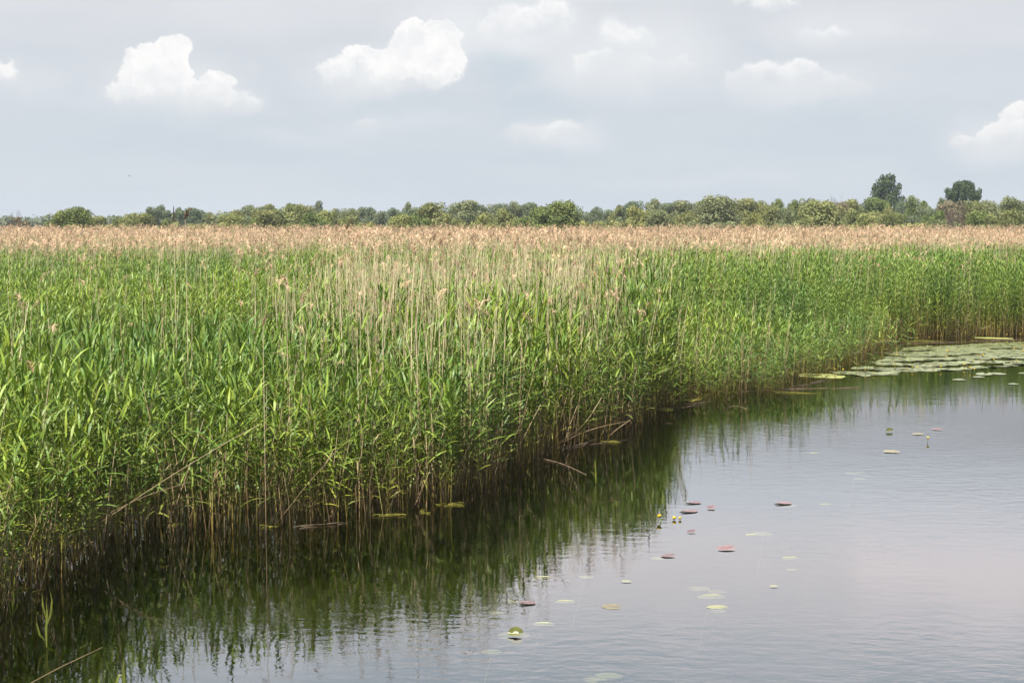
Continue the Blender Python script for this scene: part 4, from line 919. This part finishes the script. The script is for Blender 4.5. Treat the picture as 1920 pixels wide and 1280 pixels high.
# px, top row, width, distance, shape, colour, label
TREES = [
 (16,412,34,150,'low','green','low green willow bush at the left border before the twiggy tree'),
 (36,388,34,150,'twigs','brown','half bare twiggy brown tree near the left border'),
 (42,402,36,153,'loose','brown','brownish bush wrapped round the base of the twiggy tree'),
 (74,412,42,150,'low','yellow','small yellow olive bush between the twiggy tree and the vivid green pair'),
 (117,392,46,145,'round','green','vivid dark green tree, left one of the pair at left'),
 (149,387,56,145,'round','green','vivid dark green tree, right and taller one of the pair at left'),
 (184,403,48,165,'round','olive','olive willow touching the right side of the vivid green pair'),
 (219,401,48,160,'low','yellow','yellowish low willow second to the right of the vivid green pair'),
 (246,399,46,175,'round','olive','rounded olive willow left below the bluish tall group'),
 (272,398,48,168,'round','olive','broad olive willow directly below the tall bluish group'),
 (290,384,38,250,'tall','blue','bluish tall tree, leftmost of the group behind the nodding plume'),
 (304,382,26,255,'tall','blue','slim bluish tree second from left behind the nodding plume'),
 (320,390,34,250,'loose','blue','bluish tree directly behind the upright dark plume'),
 (341,385,24,245,'tall','blue','narrow dark bluish tree between the two tall reed plumes'),
 (366,388,42,250,'round','blue','bluish round tree just right of the nodding plume'),
 (386,399,18,240,'tall','blue','tiny bluish tree right of the plume backdrop group'),
 (312,406,44,160,'low','olive','low olive bush beneath the upright dark plume'),
 (350,406,50,158,'low','olive','low olive bush beneath the nodding plume'),
 (380,405,44,165,'low','yellow','low yellow bush right below the nodding plume'),
 (407,394,42,180,'round','grey','grey green willow in the dip right of the plumes'),
 (432,398,46,170,'round','yellow','yellow green willow left of the long olive mound'),
 (444,390,36,200,'tall','olive','upright olive willow leading up to the long mound'),
 (467,383,34,210,'round','grey','grey peak at the left end of the long olive mound'),
 (455,402,40,155,'low','olive','low bush under the left end of the long olive mound'),
 (482,386,40,205,'round','blue','bluish crown second in the long olive mound'),
 (500,392,56,165,'round','olive','olive crown at the left front of the long mound'),
 (503,381,34,215,'round','olive','small crown on the ridge of the long mound'),
 (533,378,62,170,'round','olive','big olive dome in the middle of the long mound'),
 (546,376,24,220,'tall','grey','narrow top standing up behind the big olive dome'),
 (567,382,46,185,'round','olive','olive crown at the right shoulder of the long mound'),
 (598,373,25,260,'tall','blue','isolated bluish small tree standing up right of the long mound'),
 (590,395,46,165,'round','green','green bush below the isolated bluish tree'),
 (616,391,46,170,'round','yellow','yellow green crown just right of the isolated bluish tree'),
 (545,404,48,150,'low','olive','low olive bush at the foot of the big olive dome'),
 (480,406,40,150,'low','green','low green bush under the bluish crown of the mound'),
 (634,387,40,230,'round','grey','grey green tree top right of the yellow green crown'),
 (656,388,36,230,'round','grey','grey green tree top second right of the yellow green crown'),
 (650,398,56,170,'low','olive','wide low olive bush behind the tall arched plume'),
 (683,387,34,240,'round','blue','bluish round top left of the central hollow'),
 (706,385,40,235,'round','blue','bluish round top in the left part of the central hollow'),
 (732,391,34,245,'low','blue','low bluish top at the bottom of the central hollow'),
 (690,404,50,155,'low','yellow','low yellow green bush left before the central hollow'),
 (722,405,40,160,'low','grey','low grey bush before the central hollow'),
 (748,386,40,235,'round','blue','bluish tree left of the small peaked tree'),
 (768,377,26,240,'tall','grey','small peaked tree top left of the domed olive tree'),
 (784,388,40,230,'round','blue','bluish tree between the peaked top and the domed olive tree'),
 (753,400,48,155,'round','yellow','bright bush at left front of the domed olive tree'),
 (783,396,46,160,'round','green','green bush touching the domed olive tree on its left'),
 (815,376,60,165,'round','olive','domed olive tree standing highest at left of centre'),
 (838,394,40,155,'low','olive','low olive bush right of the domed olive tree'),
 (872,374,62,220,'round','grey','wide grey green dome behind, right of the domed olive tree'),
 (903,382,44,225,'round','blue','bluish shoulder right of the wide grey green dome'),
 (926,382,36,225,'round','grey','grey tree top second right of the wide grey dome'),
 (945,383,34,220,'round','blue','bluish tree top before the centre peak'),
 (864,394,48,158,'low','olive','low olive bush before the wide grey green dome'),
 (902,396,58,155,'low','yellow','yellowest low bush of the treeline, near centre'),
 (943,391,52,160,'round','olive','olive crown right of the yellowest low bush'),
 (966,376,34,230,'tall','grey','loose topped grey tree at the exact centre of the treeline'),
 (991,380,42,225,'round','blue','bluish crown left of the big central green tree'),
 (972,396,40,155,'low','olive','low olive bush below the loose topped central tree'),
 (1011,386,62,150,'round','green','dark based green tree, left half of the big central clump'),
 (1051,377,70,148,'round','green','big bright domed tree, right half of the big central clump'),
 (1097,392,34,235,'low','blue','low bluish top right of the big central clump'),
 (1116,386,38,235,'round','blue','bluish rounded top in the dip right of the central clump'),
 (1140,393,34,230,'round','blue','small bluish top at the right end of the dip'),
 (1100,400,56,160,'low','yellow','low yellow bush right of the big central clump'),
 (1133,403,46,158,'low','olive','low olive bush below the dip right of centre'),
 (1158,382,32,215,'tall','olive','upright olive top where the right ridge begins'),
 (1190,376,46,215,'round','blue','dark bluish dome on the ridge right of centre'),
 (1224,371,38,215,'tall','grey','peaked grey top, highest of the ridge right of centre'),
 (1248,381,44,210,'round','blue','bluish shoulder right of the peaked grey top'),
 (1200,384,54,170,'round','yellow','yellow green crown before the peaked grey top'),
 (1170,399,56,158,'low','olive','wide low olive bush below the dark bluish dome'),
 (1237,394,54,160,'round','grey','grey green bush below the bluish shoulder'),
 (1275,376,54,205,'round','grey','flat topped grey tree left of the great willow'),
 (1284,392,50,165,'round','olive','olive bush in front of the flat topped grey tree'),
 (1313,377,54,190,'round','grey','grey willow touching the great willow on its left'),
 (1346,368,80,175,'round','grey','great grey green willow, widest crown right of centre'),
 (1395,372,56,190,'round','olive','olive willow touching the great willow on its right'),
 (1427,373,48,200,'round','olive','olive crown second right of the great willow'),
 (1302,403,52,150,'low','grey','low grey bush at the left foot of the great willow'),
 (1350,402,60,150,'low','grey','low grey bush at the foot of the great willow'),
 (1405,395,56,158,'low','yellow','low yellow green bush right before the great willow'),
 (1434,407,46,148,'low','olive','small low bush in front of the narrow dark top'),
 (1456,371,30,220,'tall','green','narrow dark topped tree left of the sky notch'),
 (1448,387,46,180,'round','olive','olive crown below the narrow dark topped tree'),
 (1471,390,38,170,'round','grey','pale grey bush in the sky notch'),
 (1486,373,30,215,'tall','green','narrow green tree right of the sky notch'),
 (1512,371,42,215,'round','grey','grey crown behind the pale rounded willow'),
 (1531,377,84,165,'round','olive','large pale rounded willow left of the bare twigged top'),
 (1475,405,50,150,'low','grey','low grey bush under the sky notch'),
 (1502,404,46,148,'low','olive','low bush at the left foot of the large pale rounded willow'),
 (1568,367,42,205,'twigs','brown','bare twigged tree top left of the tall dark poplar'),
 (1566,381,50,206,'round','brown','brownish crown below the bare twigs'),
 (1591,374,40,210,'round','olive','olive crown between the bare twigs and the poplar'),
 (1612,380,36,225,'round','grey','small grey crown at the left of the poplar foot'),
 (1596,391,54,165,'round','olive','olive bush left below the poplar'),
 (1658,328,72,250,'poplar','dark','tallest dark poplar with ragged full crown at right'),
 (1640,371,56,215,'round','green','green crown at the foot of the tallest poplar'),
 (1652,386,48,180,'round','olive','olive crown under the tallest poplar'),
 (1632,397,60,150,'low','yellow','pale yellow green willow mound left below the poplar'),
 (1672,398,46,155,'round','olive','olive willow mound right below the poplar'),
 (1698,405,74,146,'low','yellow','lowest and yellowest mound below the gap between poplars'),
 (1718,364,44,210,'round','green','dark green round tree right of the tallest poplar'),
 (1730,386,44,190,'round','blue','shaded crown under the dark green round tree'),
 (1690,378,34,230,'round','blue','bluish crown in the gap right of the tallest poplar trunk'),
 (1762,368,30,205,'tall','grey','upright grey top left of the umbrella shaped poplar'),
 (1752,392,44,170,'round','green','green bush right of the lowest yellow mound'),
 (1783,376,50,195,'round','brown','brownish tinged crown left under the umbrella poplar'),
 (1802,341,68,250,'umbrella','dark','dark umbrella shaped poplar near the right border'),
 (1778,384,50,168,'twigs','brown','leafless brown shrub, left of the two under the umbrella poplar'),
 (1806,391,54,160,'twigs','brown','leafless brown shrub, right of the two under the umbrella poplar'),
 (1820,375,48,200,'round','olive','olive crown right of the umbrella poplar trunk'),
 (1838,396,54,155,'round','green','dark low green tree right of the leafless shrubs'),
 (1850,376,44,205,'round','grey','grey crown second right of the umbrella poplar'),
 (1883,365,58,175,'tall','grey','tall grey willow closest to the right border group'),
 (1912,375,40,190,'round','grey','grey crown cut by the right border'),
 (1890,392,44,150,'round','olive','olive bush before the tall grey willow'),
 (1862,398,40,150,'low','olive','low bush left of the tall grey willow base'),
 (1925,395,50,155,'low','grey','low bush cut by the right border'),
 (1795,405,60,170,'low','grey','low grey bush behind the leafless shrubs'),
 (1750,408,50,150,'low','grey','low grey bush below the upright grey top'),
]
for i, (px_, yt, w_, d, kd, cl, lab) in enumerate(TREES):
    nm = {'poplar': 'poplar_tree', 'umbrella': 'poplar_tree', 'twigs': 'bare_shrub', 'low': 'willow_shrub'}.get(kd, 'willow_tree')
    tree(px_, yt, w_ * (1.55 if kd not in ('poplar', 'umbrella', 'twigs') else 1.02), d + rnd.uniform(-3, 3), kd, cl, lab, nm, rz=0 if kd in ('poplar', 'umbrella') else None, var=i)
# the far wood behind, one mass
fw_c = MB(); r = random.Random(77)
for i in range(150):
    px_ = -400 + i * 18 + r.uniform(-8, 8); d = r.uniform(400, 470)
    top = np.interp(px_, [-400, 0, 60, 130, 200, 300, 1920, 2300], [400, 402, 404, 400, 403, 396, 388, 388]) + r.uniform(-3, 4)
    zt = CH + (HOR - top) / F * d; x_ = (px_ - 960) / F * d; rr = r.uniform(2.2, 3.4)
    for _ in range(3): cards(fw_c, (x_ + r.uniform(-2, 2), d + r.uniform(-2, 2), zt - rr * .9 - r.uniform(0, .5)), rr * r.uniform(.7, 1), 110, .75, r)
    cards(fw_c, (x_, d, (zt - rr) * .45), max(zt * .42, 1.5), 90, .9, r)
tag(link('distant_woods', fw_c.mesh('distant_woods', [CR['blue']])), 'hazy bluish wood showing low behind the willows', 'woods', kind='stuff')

# ------------------------------------------------------------------ birds
def lathe(mb, prof, n=8, mi=0, axis_y=True):
    vs_ = []
    for (t_, r_) in prof:
        for i in range(n):
            a = 2 * math.pi * i / n; vs_.append((r_ * math.cos(a), t_, r_ * math.sin(a)) if axis_y else (t_, r_ * math.cos(a), r_ * math.sin(a)))
    mb.add(vs_, [(j * n + i, j * n + (i + 1) % n, (j + 1) * n + (i + 1) % n, (j + 1) * n + i) for j in range(len(prof) - 1) for i in range(n)], mi)
mb = MB(); lathe(mb, [(-.16, .0), (-.12, .03), (-.02, .055), (.06, .05), (.10, .028), (.14, .032), (.17, .018), (.21, 0)], 8, 0, False)
mb.add([(-.05, .03, .03), (.07, .03, .03), (.0, .30, .09), (-.09, .28, .08), (-.12, .55, .02)], [(0, 1, 2, 3), (3, 2, 4)]); mb.add([(-.05, -.03, .03), (.07, -.03, .03), (.0, -.30, .09), (-.09, -.28, .08), (-.12, -.55, .02)], [(1, 0, 3, 2), (2, 3, 4)])
mb.add([(-.14, .01, .0), (-.14, -.01, .0), (-.30, -.05, 0), (-.30, .05, 0)], [(0, 1, 2, 3)])
o = link('bird', mb.mesh('bird', [M_BDARK], False), None, at_d(243, 330, 260)); o.rotation_euler = (.3, 0, .7); tag(o, 'tiny dark bird flying in the sky above the left trees', 'bird')
mb = MB(); lathe(mb, [(-.075, .0), (-.05, .022), (0, .034), (.035, .03), (.055, .024), (.075, .020), (.088, .008), (.105, 0)], 10, 0, False)
mb.v = [(x * .55 + z * .4, y, z * .8 + x * .85) for x, y, z in mb.v]
p = at_d(915, 457, 30); o = link('bird', mb.mesh('bird', [M_BYEL], True), None, p); tag(o, 'small yellow and dark bird perched in the reeds below the pink band', 'bird')
t_ = MB(); t_.add([(-.03, .012, -.05), (-.03, -.012, -.05), (-.10, -.02, -.075), (-.10, .02, -.075), (-.03, .0, -.062)], [(0, 1, 2, 3), (4, 2, 1), (0, 3, 4)]); link('tail', t_.mesh('tail', [M_BDARK]), o)

# ------------------------------------------------------------------ haze
hz, nb = newmat('haze')
pv = nb.n('ShaderNodeVolumePrincipled'); pv.inputs['Color'].default_value = (.80, .88, 1.0, 1); pv.inputs['Density'].default_value = .0003; pv.inputs['Anisotropy'].default_value = .2
out(nb, pv.outputs[0], True)
mb = MB(); a = 1905; z0, z1 = -1.8, 22.0
mb.add([(-a, -a, z0), (a, -a, z0), (a, a, z0), (-a, a, z0), (-a, -a, z1), (a, -a, z1), (a, a, z1), (-a, a, z1)], [(3, 2, 1, 0), (4, 5, 6, 7), (0, 1, 5, 4), (1, 2, 6, 5), (2, 3, 7, 6), (3, 0, 4, 7)])
tag(link('haze', mb.mesh('haze', [hz])), kind='stuff')
